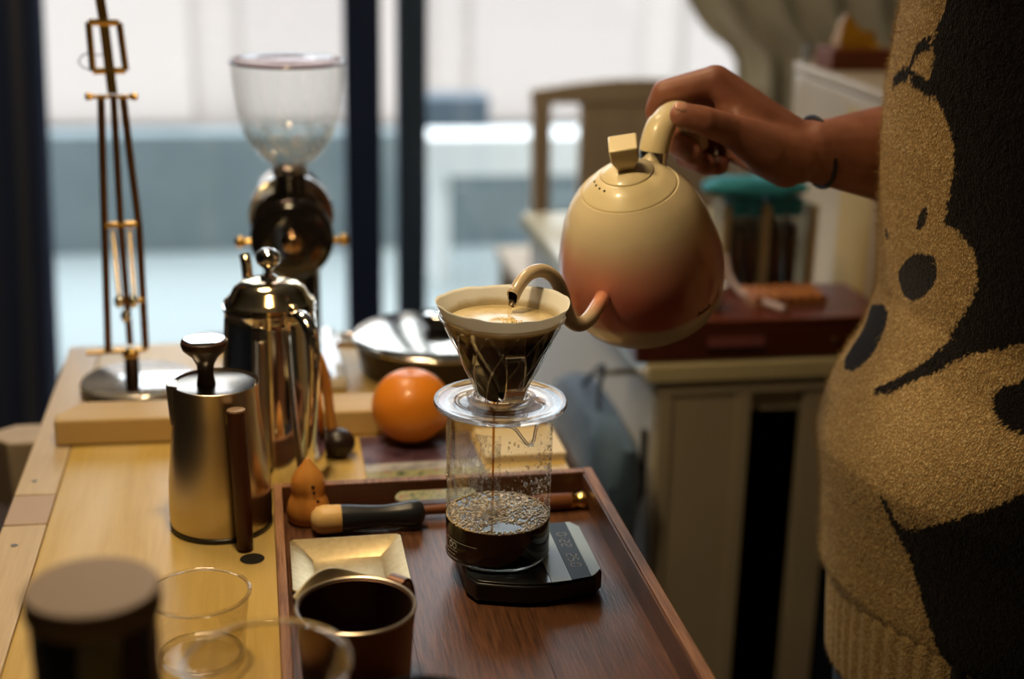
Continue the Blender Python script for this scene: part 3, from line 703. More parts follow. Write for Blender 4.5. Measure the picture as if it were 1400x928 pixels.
MB().sphere(tuple(rel((-0.1288, 1.3880, 0.7979))[0]), .0085, 16, 10, (1, .7, .8)).build('pivot_joint', brass, lp)
MB().tube(rel((-0.1505, 1.3900, 0.8027), (-0.1462, 1.3920, 0.9270), (-0.1418, 1.3950, 1.0514)), .0037, 10).build('rod', bronze, lp)
MB().tube(rel((-0.1144, 1.3900, 0.8044), (-0.1139, 1.3920, 0.9264), (-0.1217, 1.3950, 1.0513)), .0037, 10).build('rod', bronze, lp)
MB().tube(rel((-0.1286, 1.3850, 0.8096), (-0.1307, 1.3900, 0.9308), (-0.1301, 1.3930, 1.0537)), .0034, 10).build('rod', bronze, lp)
MB().tube(rel((-0.1451, 1.3890, 0.9292), (-0.1156, 1.3890, 0.9300)), .0030, 10).build('spring_bracket', brass, lp)
MB().tube(rel((-0.1387, 1.3870, 0.8531), (-0.1121, 1.3870, 0.8538)), .0026, 10).build('spring_bracket', brass, lp)
for a, b_ in (((-0.1383, 1.3870, 0.9252), (-0.1365, 1.3870, 0.8545)), ((-0.1226, 1.3870, 0.9256), (-0.1219, 1.3870, 0.8541))):
    A, B = rel(a, b_); t = (B - A); u_ = t.normalized().cross(Vector((0, 1, 0))); w_ = t.normalized().cross(u_)
    MB().tube([A + t * k / 300 + (u_ * math.cos(k * .75) + w_ * math.sin(k * .75)) * .0024 for k in range(301)], .0006, 5).build('spring', brass, lp)
for q in ((-0.1363, 1.3840, 0.8539), (-0.1231, 1.3840, 0.8535), (-0.1310, 1.3840, 0.8387)): MB().sphere(tuple(rel(q)[0]), .005, 12, 8, (1, 1, 1.4)).build('spring_anchor', chrome, lp)
MB().tube(rel((-0.1554, 1.3920, 1.0526), (-0.1080, 1.3920, 1.0524)), .0020, 10).build('upper_axle', brass, lp)
for q, s_ in (((-0.1528, 1.3920, 1.0526), -1), ((-0.1107, 1.3920, 1.0524), 1)):
    A = rel(q)[0]; MB().tube([A + Vector((s_ * d, 0, 0)) for d in (-.004, -.001, .001, .003)], [.0028, .0036, .0036, .0030], 14).build('thumb_nut', brass, lp)
# slotted frame round the flat upper bar
fr = MB()
c4 = rel((-0.1490, 1.4000, 1.1206), (-0.1213, 1.4000, 1.1201), (-0.1178, 1.3980, 1.0763), (-0.1478, 1.3980, 1.0757)); 
for i in range(4): fr.tube([c4[i], c4[(i + 1) % 4]], .0036, 6)
fr.build('yoke_frame', brass, lp)
fl2 = rel((-0.1309, 1.3950, 1.0548), (-0.1323, 1.3960, 1.0773), (-0.1352, 1.4000, 1.1207), (-0.1383, 1.4000, 1.1539)); topz = Vector((-.146, 1.385, 1.33)) - dl
fv = []; ff = []
for p in fl2 + [topz]:
    for sx, sy in ((-1, -1), (1, -1), (1, 1), (-1, 1)): fv.append(p + Vector((.0046 * sx, .0014 * sy, 0)))
for i in range(len(fl2)):
    for k in range(4): l_ = (k + 1) % 4; ff.append((i * 4 + k, i * 4 + l_, i * 4 + 4 + l_, i * 4 + 4 + k))
MB().add(fv, ff).build('upper_bar', brass, lp)
MB().tube(rel((-0.1507, 1.3980, 1.0926), (-0.1568, 1.3980, 1.0899), (-0.1605, 1.3980, 1.0845), (-0.1575, 1.3980, 1.0797), (-0.1498, 1.3980, 1.0763)), .0007, 6).build('cable_loop', black, lp)
MB().tube(rel((-0.1500, 1.3970, 1.0907), (-0.1342, 1.3970, 1.0907)), .0006, 6).build('cable_tie', black, lp)
head = Vector((.00, .93, 1.40)) - dl
MB().sphere(tuple(topz), .010, 14, 8).build('elbow_joint', brass, lp)
for dz in (-.006, .006): MB().tube([topz + Vector((0, 0, dz)), head + Vector((0, .06, .075 + dz))], .0028, 10).build('upper_rod', bronze, lp)
sh = MB().lathe([(.085, .012), (.080, .022), (.055, .045), (.02, .072), (0, .082), (-.004, .083), (0, .081), (.02, .070), (.055, .043), (.078, .020)], 48, Matrix.Translation(head)).build('shade', mat('shade_enamel', (.55, .5, .42), .4), lp, sharp=80)
bulb = mat('bulb_glow', (1, .8, .5), .3, emit=((1.0, .70, .32), 60))
MB().sphere((0, 0, 0), .022, 20, 12, M=Matrix.Translation(head + Vector((0, 0, .03)))).build('bulb', bulb, sh)
MB().tube([head + Vector((0, 0, .05)), head + Vector((0, 0, .10))], .012, 16).build('socket', brass, lp)
lamp_l = light('desk_lamp_light', 'SPOT', tuple(head + dl + Vector((0, 0, .004))), 7.0, WARM, spot_size=R(135), spot_blend=.6, shadow_soft_size=.03)
lamp_l.parent = None

# ---------------------------------------------------------------- pan with polished lid, orange, magazine, notebook
pan = thing('lidded_pan', 'round low pan under a polished metal lid with a black knob', 'pan', (.188, 1.447, TZ))
pan.scale = (1.08, 1.08, 1)
satin = mat('polished_lid', (.78, .74, .66), .12, 1.)
MB().lathe([(.0003, 0), (.0003, .070), (.006, .078), (.035, .084), (.036, .0855), (.037, .0840), (.034, .082)], 80).build('body', mat('pan_dark', (.05, .035, .03), .35, .6), pan, sharp=50)
pld = MB().lathe([(.0365, .0858), (.0385, .0862), (.040, .085), (.043, .070), (.046, .040), (.047, .0)], 80).build('lid', satin, pan, sharp=60)
MB().lathe([(.0468, .012), (.0500, .012), (.052, .0155), (.060, .0165), (.062, .0155)], 32).build('knob', black, pld)
MB().lathe([(.0622, .0150), (.0635, .0135), (.064, 0)], 32).build('knob_cap', chrome, pld)
MB().tube([(-.083, 0, .030), (-.100, -.004, .032), (-.100, .03, .032), (-.080, .025, .030)], .004, 10).build('side_handle', chrome, pan)

og = thing('orange', 'ripe orange sitting on the patterned magazine', 'orange', (.134, 1.233, TZ + .0045))
peel = mat('orange_peel', (.80, .25, .015), .38, sss=.15, coat=.15)
nz1 = noise_tex(peel, 260, 2); bump(peel, nz1, .35, .0006)
v = []; f = []; n, m_ = 48, 32
ob_ = MB(); prof_ = []
for j in range(m_ + 1):
    a = math.pi * j / m_; r = .0365 * math.sin(a); z = .0345 + .0345 * -math.cos(a)
    if a > 2.75: z -= .004 * ((a - 2.75) / .39) ** 2
    prof_.append((z, max(r, 0) if 0 < j < m_ else 0))
ob_.lathe(prof_, 48); ob_.build('fruit', peel, og, sharp=180)
MB().lathe([(0, .0045), (.0008, .0038), (.0014, .001), (.0014, 0)], 12, Matrix.Translation((0, 0, .0645))).build('stem_end', mat('orange_navel', (.40, .16, .03), .8), og)

mg = thing('patterned_magazine', 'thin magazine with purple bands and a floral border behind the tray', 'magazine', (.139, 1.170, TZ))
def mgcol(name, stops, sc, det=3):
    m = mat(name, (.5, .5, .5), .45); L(m, ramp(m, noise_tex(m, sc, det, rough=.6), stops), m.node_tree.nodes['Principled BSDF'].inputs['Base Color']); return m
floral = mgcol('floral_print', [(.30, (.05, .07, .05)), (.42, (.20, .24, .13)), (.52, (.42, .38, .20)), (.60, (.24, .28, .18)), (.70, (.50, .09, .05))], 130)
MB().box(-.052, .052, -.074, .078, .0003, .0030).build('pages', mat('page_white', (.75, .7, .6), .7), mg)
MB().box(-.0525, .0525, -.0745, -.006, .0031, .0038).build('floral_panel', floral, mg)
MB().box(-.0525, .0525, -.0055, .012, .0031, .0038).build('pale_panel', mgcol('pale_print', [(.35, (.22, .22, .26)), (.6, (.48, .47, .48))], 60), mg)
MB().box(-.0525, .0525, 0.0125, .0785, .0031, .0038).build('purple_panel', mgcol('purple_print', [(.35, (.055, .022, .040)), (.6, (.13, .07, .10))], 50), mg)
nb = thing('cream_notebook', 'cream covered notebook behind the right end of the tray', 'notebook', (.232, 1.215, TZ))
MB().box(-.036, .0385, -.035, .035, .0003, .0055).build('pages', mat('cream_pages', (.75, .62, .46), .7), nb)
MB().box(-.0365, .039, -.0355, .0355, .0056, .0068).build('cover', mat('cream_cover', (.80, .66, .42), .6), nb, bevel=.0004)

# ---------------------------------------------------------------- in the tray
TF = TZ + .0072
st = thing('wooden_stamp', 'orange turned wooden tamper with a pointed top in the tray corner', 'tamper', (.0325, 1.064, TF))
MB().lathe([(0, 0), (0, .0150), (.003, .0168), (.010, .0176), (.017, .0160), (.022, .0138), (.0245, .0130), (.028, .0136), (.033, .0138), (.039, .0122), (.0445, .0085), (.049, .0048), (.053, .0022), (.055, 0)], 48).build('body', stampwood, st, sharp=60)
for k, (a, z, r) in enumerate([(-75, .034, .0135), (-72, .029, .0133), (-60, .021, .0140)]):
    MB().sphere((r * math.cos(R(a)), r * math.sin(R(a)), z), .0016, 10, 6, (1, .7, 1)).build('burn_mark', mat('burnt_mark', (.06, .02, .008), .8), st)
tp = thing('lying_tamper', 'tamper with pale wooden head and black handle lying in the tray', 'tamper', (.033, 1.037, TF + .0118), (0, R(90), R(2)))
MB().lathe([(0, 0), (.001, .006), (.005, .0104), (.010, .0116), (.024, .0112)], 40).build('head', palewood, tp)
MB().lathe([(.0242, 0), (.0242, .0110), (.030, .0108), (.045, .0092), (.058, .0084), (.070, .0092), (.079, .0108), (.085, .0108), (.089, .0085), (.091, .0045), (.0915, 0)], 40).build('handle', mat('soft_black_handle', (.018, .019, .024), .32), tp, sharp=60)
rd = thing('slim_tool', 'slim brown wooden tool with a brass end lying along the tray wall', 'tool', (.258, 1.058, TF + .0072), (0, R(-90), R(1.5)))
MB().lathe([(.010, 0), (.010, .0066), (.03, .0070), (.045, .0058), (.10, .0045), (.15, .0035), (.152, 0)], 24).build('shaft', wood('tool_wood', (.16, .05, .02), (.22, .08, .03), (.12, .04, .015), .35, 2, 90), rd)
MB().lathe([(-.002, 0), (-.002, .0066), (-.001, .0070), (.002, .0070), (.0035, .0058), (.0075, .0058), (.009, .0070), (.0105, .0070), (.0105, 0)], 28).build('ferrule', brass, rd, sharp=40)
MB().lathe([(.1502, 0), (.1502, .0018), (.235, .0012), (.236, 0)], 12).build('needle', chrome, rd)
# square metal dish with sloping rims
ds = thing('square_metal_dish', 'square champagne metal dish with sloping rims at the left of the tray', 'dish', (.058, .962, TF))
dv = []
for h_, z in ((.0265, .0003), (.0435, .0085), (.0445, .0085), (.0275, -.0001 + .0003)):
    pass
def ring(h_, z, c=.003): return [(-h_ + c, -h_, z), (h_ - c, -h_, z), (h_, -h_ + c, z), (h_, h_ - c, z), (h_ - c, h_, z), (-h_ + c, h_, z), (-h_, h_ - c, z), (-h_, -h_ + c, z)]
rs = [ring(.0275, .0002, .001), ring(.0430, .0105), ring(.0430, .0117), ring(.0418, .0117), ring(.0262, .0016, .001)]
fv = sum(rs, []); ff = [tuple(range(7, -1, -1))]
for j in range(4):
    for i in range(8): ff.append((j * 8 + i, j * 8 + (i + 1) % 8, j * 8 + 8 + (i + 1) % 8, j * 8 + 8 + i))
ff.append(tuple(32 + i for i in range(8)))
MB().add(fv, ff).build('body', pewter, ds, bevel=.0007)
# mug
mu = thing('metal_mug', 'brown metal mug with a dark inside in front of the square dish', 'mug', (.052, .797, TF))
mug_m = mat('mug_brown_metal', (.15, .075, .045), .34, .7); 
MB().lathe([(.0003, 0), (.0003, .030), (.004, .0335), (.055, .0368), (.0565, .0374), (.0575, .0368), (.057, .0355), (.050, .0350), (.005, .0320), (.004, 0)], 72).build('body', mug_m, mu, sharp=60)
MB().tube([(.0370 * math.cos(2 * math.pi * k / 72), .0370 * math.sin(2 * math.pi * k / 72), .0578) for k in range(72)], .0011, 8, closed=True).build('rim', mat('mug_rim', (.50, .42, .34), .3, .8), mu)
MB().lathe([(.020, 0), (.020, .0328)], 64).build('coffee', mat('mug_dark', (.006, .005, .010), .6, spec=.1), mu)
MB().lathe([(.0045, .0322), (.052, .0353)], 64).build('lining', mat('mug_lining', (.010, .008, .012), .9, spec=.05), mu)
mu.scale = (1, 1, 1.1)
# cream shield-like lip standing up at the back of the rim, and handle
lv = []; lf = []
for i in range(25):
    a = R(62 + 96 * i / 24); h_ = .0575 + .0075 * math.exp(-((i - 13) / 7) ** 2)
    for r, z in ((.0385, .045), (.0405, .0575 + (h_ - .0575) * .9), (.0412, h_), (.0402, h_), (.0378, .0555)): lv.append((r * math.cos(a), r * math.sin(a), z))
for i in range(24):
    for k in range(5): l_ = (k + 1) % 5; lf.append((i * 5 + k, i * 5 + l_, i * 5 + 5 + l_, i * 5 + 5 + k))
lf += [(4, 3, 2, 1, 0), tuple(120 + k for k in range(5))]
MB().add(lv, lf, True).build('cream_lip', mat('cream_lip', (.62, .52, .33), .4), mu, sharp=40)
hd2 = Vector((math.cos(R(48)), math.sin(R(48)), 0)); sd2 = Vector((-hd2.y, hd2.x, 0))
hp3 = spline([hd2 * .0365 + UP * .053, hd2 * .043 + UP * .0575, hd2 * .050 + UP * .055, hd2 * .054 + UP * .040, hd2 * .050 + UP * .022, hd2 * .036 + UP * .016], 5)
fv = []; ff = []
for i, p in enumerate(hp3):
    t = (hp3[min(i + 1, len(hp3) - 1)] - hp3[max(i - 1, 0)]).normalized(); nr = t.cross(sd2)
    for sx, sy in ((-1, -1), (1, -1), (1, 1), (-1, 1)): fv.append(p + nr * .0012 * sx + sd2 * .0065 * sy)
for i in range(len(hp3) - 1):
    for k in range(4): l_ = (k + 1) % 4; ff.append((i * 4 + k, i * 4 + l_, i * 4 + 4 + l_, i * 4 + 4 + k))
ff += [(3, 2, 1, 0), tuple((len(hp3) - 1) * 4 + k for k in range(4))]
MB().add(fv, ff, True).build('handle', mug_m, mu, sharp=50, bevel=.0004)

# ---------------------------------------------------------------- blurred foreground
g1 = thing('drinking_glass', 'clear drinking glass on the table left of the metal mug', 'glass', (-.047, .868, TZ + .0002))
def tumbler(o, r0, r1, h_, th=.0014):
    MB().lathe([(.004, r0 - .004), (.002, r0 - .001), (.006, r0), (h_, r1)], 64).build('wall', thin_glass('tumbler_glass', (.90, .88, .84), .8, .06), o, sharp=120)
    MB().lathe([(0, 0), (0, r0 - .003), (.003, r0 - .0008), (.006, r0 - .0014), (.004, r0 - .006), (.0035, 0)], 48).build('base', solid_glass('glass_base', (.98, .97, .95), .4), o)
    MB().tube([(r1 * math.cos(2 * math.pi * k / 64), r1 * math.sin(2 * math.pi * k / 64), h_) for k in range(64)], th, 8, closed=True).build('rim', solid_glass('glass_rim', (1, 1, 1), .1), o)
tumbler(g1, .029, .0335, .050, .0012)
sp1 = MB().tube([(-.034, -.004, .050), (-.0375, -.002, .045), (-.036, 0, .038)], .003, 10).build('lip', solid_glass('glass_lip', (1, 1, 1), .05), g1)
g2 = thing('drinking_glass', 'nearer clear glass at the bottom edge, partly in front of the mug', 'glass', (-.003, .642, TZ + .0002))
tumbler(g2, .031, .0415, .126, .0016)
db = thing('dark_jar', 'out-of-focus black jar with a tan lid in the bottom left foreground', 'jar', (-.078, .590, TZ + .0002))
MB().lathe([(0, 0), (0, .024), (.004, .0285), (.150, .0285), (.160, .0275), (.172, .0280), (.188, .0280)], 56).build('body', mat('jar_black_glass', (.012, .010, .014), .18, coat=.4), db, sharp=50)
MB().lathe([(.1882, .0278), (.1886, .0298), (.1975, .0302), (.2005, .029), (.2010, 0)], 56).build('lid', mat('tan_lid', (.22, .145, .09), .6), db, sharp=50, bevel=.0006)
dc = thing('dark_cup', 'dark glazed cup just entering the bottom edge of the picture', 'cup', (.0745, .622, TF))
MB().lathe([(0, 0), (0, .024), (.004, .028), (.096, .031), (.0972, .0318), (.098, .031), (.097, .0295), (.01, .026), (.008, 0)], 56).build('body', mat('cup_grey_blue', (.05, .06, .08), .3, coat=.3), dc, sharp=60)
# ---------------------------------------------------------------- sideboard on the right
cabm = mat('cream_paint', (.5, .42, .3), .55); var(cabm, 7, (.48, .41, .29), (.54, .46, .33))
cabside = mat('grey_white_paint', (.80, .76, .70), .5)
sb_ = thing('sideboard', 'cream painted sideboard with a moulded top edge and an open front', 'sideboard', (.442, 1.516, 0))
CT = .72
MB().box(0, 1.1, 0, .815, CT - .022, CT).build('worktop', mat('worktop_cream', (.74, .64, .38), .2, coat=.3), sb_, bevel=.002)
MB().box(.014, 1.09, .012, .80, CT - .045, CT - .0222).build('moulding', cabm, sb_, bevel=.004)
MB().box(.018, .036, .03, .80, .03, CT - .0452).build('side_panel', cabside, sb_)
MB().box(.020, .135, .018, .036, .03, CT - .0452).build('stile', cabm, sb_, bevel=.0015)
MB().box(.020, .037, .012, .018, .03, CT - .0452).build('bead', cabm, sb_, bevel=.0015)
MB().box(.118, .135, .012, .018, .03, CT - .0452).build('bead', cabm, sb_, bevel=.0015)
MB().box(.205, .245, .018, .036, .03, CT - .0452).build('stile', cabm, sb_, bevel=.0015)
MB().box(.245, 1.08, .030, .036, .03, CT - .0452).build('opening_shade', mat('opening_shade_paint', (.008, .014, .035), .8), sb_)  # dark sheet across the open front, painted as the shade inside
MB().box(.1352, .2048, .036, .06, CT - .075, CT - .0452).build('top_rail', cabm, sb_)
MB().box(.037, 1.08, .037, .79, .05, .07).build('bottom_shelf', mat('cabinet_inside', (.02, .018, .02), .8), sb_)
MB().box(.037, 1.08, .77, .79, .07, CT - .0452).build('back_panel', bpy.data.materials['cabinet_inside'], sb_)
MB().box(1.062, 1.08, .036, .80, .03, CT - .0452).build('side_panel', cabm, sb_)
for x in (.02, 1.04):
    for y in (.03, .74): MB().box(x, x + .04, y, y + .04, .006, .03).build('foot', cabm, sb_)
hk = tag(MB().tube(spline([(0, 0, .10), (0, 0, .05), (-.004, 0, .01), (-.022, 0, -.008), (-.034, 0, .004)], 6), [.004] * 8 + [.0055] * 16 + [.004], 10).build('coat_hook', black, sharp=60), 'black curved hook on the grey side of the sideboard', 'hook')
hk.location = (0.4560, 1.5638, 0.5211); 
# dark blue folding stool / bag between table and sideboard
bg_ = thing('blue_bag', 'dark blue cloth bag hanging between the table and the sideboard', 'bag')
bg_.location = (.398, 1.60, .565)
navyc = mat('blue_cloth', (.035, .065, .11), .75, sheen=.3); var(navyc, 18, (.03, .07, .14), (.08, .14, .22), bmp=.2)
def blob(prof, sx, sy, n=32, wob=.06):
    v = []; f = []
    for j, (z, r) in enumerate(prof):
        for i in range(n):
            a = 2 * math.pi * i / n; q = 1 + wob * math.sin(3 * a + j) + wob * .6 * math.sin(7 * a - 2 * j)
            c_, s_ = math.cos(a), math.sin(a); e_ = .55
            v.append((sx * r * q * math.copysign(abs(c_) ** e_, c_), sy * r * q * math.copysign(abs(s_) ** e_, s_), z))
    for j in range(len(prof) - 1):
        for i in range(n): f.append((j * n + i, j * n + (i + 1) % n, (j + 1) * n + (i + 1) % n, (j + 1) * n + i))
    f.append(tuple(range(n - 1, -1, -1))); f.append(tuple((len(prof) - 1) * n + k for k in range(n)))
    return v, f
v, f = blob([(-.15, .6), (-.13, .9), (-.03, 1), (.03, 1), (.07, .9), (.088, .6)], .034, .15)
MB().add(v, f, True).build('pouch', navyc, bg_)
MB().tube(spline([(-.003, -.06, .075), (.0, -.03, .100), (.012, .0, .128), (.0, .03, .100), (-.003, .06, .075)], 6), .003, 10).build('strap', mat('strap_dark', (.03, .05, .09), .6), bg_)
MB().box(-.036, -.031, -.07, .05, .01, .03).build('pocket_trim', mat('bag_leather', (.16, .09, .05), .6), bg_)
bh_ = tag(MB().tube([(.400, 1.60, .684), (.4595, 1.60, .684)], .004, 10).build('metal_peg', steel), 'steel peg on the sideboard flank holding the blue bag', 'peg')

# ---------------------------------------------------------------- on the sideboard
bx = thing('drawer_box', 'red-brown wooden drawer box on the front of the sideboard', 'box', (.566, 1.597, CT + .0003))
MB().box(-.137, .175, -.073, .070, 0, .044).build('carcass', redwood, bx, bevel=.002)
MB().box(-.139, .178, -.076, .072, .0442, .050).build('lid', redwood, bx, bevel=.002)
MB().box(-.12, .165, -.0765, -.0735, .006, .040).build('drawer', redwood, bx, bevel=.001)
MB().box(-.052, .018, -.0775, -.0768, .018, .031).build('label_slot', mat('pink_slip', (.30, .09, .09), .6), bx, label='dull pink label strip on the drawer')
MB().box(-.053, .02, -.0785, -.0768, .011, .0172).build('drawer_pull', mat('pull_dark', (.02, .006, .006), .4), bx)
for x in (.105, .125): MB().tube([(x, -.0768, .023), (x, -.0815, .023)], .0035, 10).build('brass_stud', mat('dull_brass', (.25, .17, .06), .4, .8), bx)
BT = CT + .0506
# bean tubes with teal stoppers in a clear rack
rk = thing('tube_rack', 'small pale wooden rack holding the bean tubes behind the red-brown box', 'rack', (.630, 1.702, CT + .0003))
pw = mat('rack_wood', (.50, .40, .22), .5)
MB().box(-.072, .072, -.026, .026, 0, .012).build('base', pw, rk, bevel=.001)
for x in (-.047, .006, .0695): MB().box(x - .005, x + .005, -.024, .024, .0122, .150).build('post', pw, rk, bevel=.001)
MB().box(-.072, .072, .0215, .026, .085, .095).build('cross_bar', pw, rk)
beans = mat('dark_beans', (.035, .018, .012), .4); var(beans, 240, (.02, .01, .008), (.06, .03, .02), bmp=.6)
teal = mat('teal_stopper', (.015, .19, .27), .4)
tub = thing('bean_tube', 'clear tube of dark coffee beans with a teal stopper in the wooden rack', 'tube', group='bean tubes in the rack')
MB().lathe([(.0, 0), (.001, .007), (.004, .0092), (.125, .0092), (.125, .0084), (.005, .0084), (.002, 0)], 20).build('glass', thin_glass('tube_glass', (.85, .85, .85), .6, .05), tub)
MB().lathe([(.0025, 0), (.005, .0081), (.112, .0081), (.113, 0)], 20).build('beans', beans, tub)
MB().lathe([(.1252, 0), (.1252, .0115), (.140, .0125), (.146, .0125), (.148, .011), (.148, 0)], 20).build('stopper', teal, tub, sharp=50)
k = 0
for r_ in (-.0135, .0135):
    for x in (-.030, -.011, .023, .043):
        o = tub if k == 0 else tub.copy()
        if k:
            COL.objects.link(o)
            for ch in list(tub.children): c = ch.copy(); COL.objects.link(c); c.parent = o
        if k: pass
        o['label'] = 'bean tube with teal stopper in the rack, ' + ('front' if r_ < 0 else 'back') + ' row, ' + ('leftmost', 'second from the left', 'second from the right', 'rightmost')[(-.030, -.011, .023, .043).index(x)]
        o.location = (.630 + x + (.002 if r_ > 0 else 0), 1.700 + r_, CT + .0128); k += 1
tc_ = tag(MB().add(*blob([(0, .7), (.004, 1), (.012, 1.02), (.020, .8), (.022, .3)], .066, .030, 40, .04), True).build('teal_cloth', mat('teal_cloth', (.03, .27, .34), .8)), 'folded teal cloth lying on top of the bean tubes', 'cloth')
tc_.location = (.622, 1.70, CT + .162)
# woven pad with rows, tongs, white cup
wv = thing('rusk_tray', 'row of orange-brown baked sticks on the red-brown box', 'biscuits', (.635, 1.600, BT))
wm = mat('baked_orange', (.42, .15, .04), .6); var(wm, 80, (.32, .10, .03), (.52, .21, .06), bmp=.3)
for i in range(7): MB().tube([(-.042 + i * .0135, -.028, .0065), (-.042 + i * .0135, .0, .0085), (-.042 + i * .0135, .026, .0065)], .0062, 10).build('stick', wm, wv)
MB().box(-.05, .05, -.03, .03, 0, .0012).build('paper_liner', mat('kraft', (.35, .20, .10), .7), wv)
tg = tag(MB().tube(spline([(-.012, .06, .045), (-.010, .045, .020), (-.002, .02, .006), (.012, -.02, .005), (.026, -.055, .0052)], 6), [.0035] * 12 + [.0048] * 13, 10).build('bent_straw', mat('pinkish_plastic', (.62, .48, .46), .35)), 'pale pink bent stick leaning beside the baked sticks', 'stick')
tg.location = (.588, 1.595, BT)
wc = thing('white_cup', 'small white cup behind the kettle on the red-brown box', 'cup', (.530, 1.575, BT))
MB().lathe([(.0003, 0), (.0003, .014), (.003, .017), (.03, .022), (.030, .0205), (.004, .015), (.003, 0)], 40).build('body', whitegloss, wc, sharp=60)
MB().tube(spline([(-.019, 0, .025), (-.029, 0, .024), (-.029, 0, .012), (-.018, 0, .008)], 5), .002, 8).build('handle', whitegloss, wc)
# white appliance
ap = thing('white_appliance', 'tall white boxy appliance on the sideboard next to the person', 'appliance', (.750, 1.600, CT + .0003))
apm = mat('appliance_white', (.52, .43, .32), .4, coat=.2)
MB().prism([(0, .0), (.34, .0), (.34, .36), (.05, .36), (.02, .350), (.004, .325), (0, .29)], .006, .288).build('body', apm, ap, bevel=.004)
MB().prism([(-.002, .0), (.342, .0), (.342, .362), (.05, .362), (.019, .352), (.002, .327), (-.002, .29)], .2885, .302).build('top_rim', apm, ap, bevel=.003)
MB().box(-.0015, 0, .02, .12, .03, .27).build('warm_panel', mat('ochre_panel', (.55, .40, .16), .5), ap)
MB().box(-.0008, .0, .17, .24, .215, .222).build('red_lettering_bar', mat('faded_red', (.40, .16, .10), .6), ap)
for x in (.02, .30):
    for y in (.02, .31): MB().box(x, x + .02, y, y + .02, 0, .0058).build('foot', black, ap)
AT_ = CT + .3025
wbk = thing('amber_ornament', 'amber yellow translucent lump on a reddish wooden block, on the appliance', 'ornament', (.805, 1.845, AT_))
ambg = mat('amber_resin', (.62, .32, .03), .15, trans=.5, ior=1.5)
MB().box(-.044, .044, -.03, .03, .0002, .028).build('block', wood('ornament_block', (.16, .04, .012), (.22, .06, .02), (.12, .03, .01), .5, 0, 50), wbk, bevel=.002)
am = MB(); am.add([(-.030, -.02, .0284), (.028, -.02, .0284), (.028, .02, .0284), (-.030, .02, .0284), (-.026, -.012, .060), (-.018, -.006, .078), (-.010, .008, .064), (.006, -.010, .050), (.022, -.006, .052), (.024, .010, .044), (-.022, .012, .062)],
 [(3, 2, 1, 0), (0, 1, 8, 7, 4), (4, 7, 5), (5, 7, 6), (4, 5, 10), (5, 6, 10), (0, 4, 10, 3), (1, 2, 9, 8), (7, 8, 9, 6), (6, 9, 2, 3, 10)]); am.build('amber_lump', ambg, wbk, bevel=.002)
vl = tag(MB().lathe([(0, 0), (0, .006), (.018, .0065), (.022, .004), (.026, .0045), (.030, .0055), (.032, 0)], 16).build('glass_vial', thin_glass('vial_glass', (.7, .7, .72), .9, .15)), 'tiny clear vial left of the amber ornament', 'vial'); vl.location = (.760, 1.90, AT_ + .0002)

# ---------------------------------------------------------------- wooden chair behind the kettle
ch = thing('wooden_chair', 'light wooden chair with a panel back in front of the window', 'chair', (.70, 2.72, .006))
def bar(mb, a, b_, w_, t_):
    a, b_ = Vector(a), Vector(b_); d = (b_ - a).normalized(); x = Vector((1, 0, 0)) if abs(d.x) < .8 else Vector((0, 0, 1)); y = d.cross(x).normalized(); x = y.cross(d)
    v = [p + x * w_ / 2 * i + y * t_ / 2 * j for p in (a, b_) for i, j in ((-1, -1), (1, -1), (1, 1), (-1, 1))]
    return mb.add(v, [(3, 2, 1, 0), (4, 5, 6, 7), (0, 1, 5, 4), (1, 2, 6, 5), (2, 3, 7, 6), (3, 0, 4, 7)])
bar(MB(), (-.135, 0, 0), (-.150, 0, .845), .036, .03).build('leg', chairwood, ch, bevel=.004)
bar(MB(), (.265, 0, 0), (.280, 0, .845), .036, .03).build('leg', chairwood, ch, bevel=.004)
bar(MB(), (-.135, .40, 0), (-.140, .38, .44), .036, .03).build('leg', chairwood, ch, bevel=.004)
bar(MB(), (.265, .40, 0), (.27, .38, .44), .036, .03).build('leg', chairwood, ch, bevel=.004)
tp_ = MB(); tv = []
for i in range(17):
    t = i / 16; x = -.170 + .47 * t; top = .868 + .022 * math.sin(math.pi * min(1, t * 1.1)); 
    for y in (-.014, .014): tv += [(x, y, .842), (x, y, top)]
tf = []
for i in range(16):
    a = i * 4; tf += [(a, a + 4, a + 5, a + 1), (a + 2, a + 3, a + 7, a + 6), (a + 1, a + 5, a + 7, a + 3), (a, a + 2, a + 6, a + 4)]
tf += [(0, 1, 3, 2), (64, 66, 67, 65)]
tp_.add(tv, tf).build('top_rail', chairwood, ch, bevel=.003)
MB().box(-.072, .255, -.010, .010, .47, .843).build('back_panel', chairwood, ch, bevel=.003)
MB().box(-.165, .30, -.01, .41, .43, .455).build('seat', chairwood, ch, bevel=.004)

# ---------------------------------------------------------------- person
# the person stands right of the table, turned to the left, right arm reaching to the kettle
TORSO_D = 1.13
Lpts = [(0.5129, 1.1382, 1.2009), (0.5099, 1.1276, 1.1665), (0.5025, 1.1103, 1.1091), (0.4995, 1.0941, 1.0575), (0.5010, 1.0753, 1.0002), (0.5039, 1.0525, 0.9316), (0.4924, 1.0415, 0.8912), (0.4752, 1.0334, 0.8565), (0.4574, 1.0199, 0.8046), (0.4560, 1.0071, 0.7645), (0.4557, 0.9941, 0.7244), (0.4533, 0.9834, 0.6900), (0.4551, 0.9775, 0.6728)]
al = R(38)                                   # how far the chest turns towards the camera
nf_ = (-RT * math.cos(al) - FW * math.sin(al)).normalized()     # facing
mr_ = (-RT * math.sin(al) + FW * math.cos(al)).normalized()     # towards the person's right side
a_, b_ = .19, .135
ext = math.sqrt((a_ * math.sin(al)) ** 2 + (b_ * math.cos(al)) ** 2)
off_t = (a_ * a_ - b_ * b_) * math.sin(al) * math.cos(al) / ext
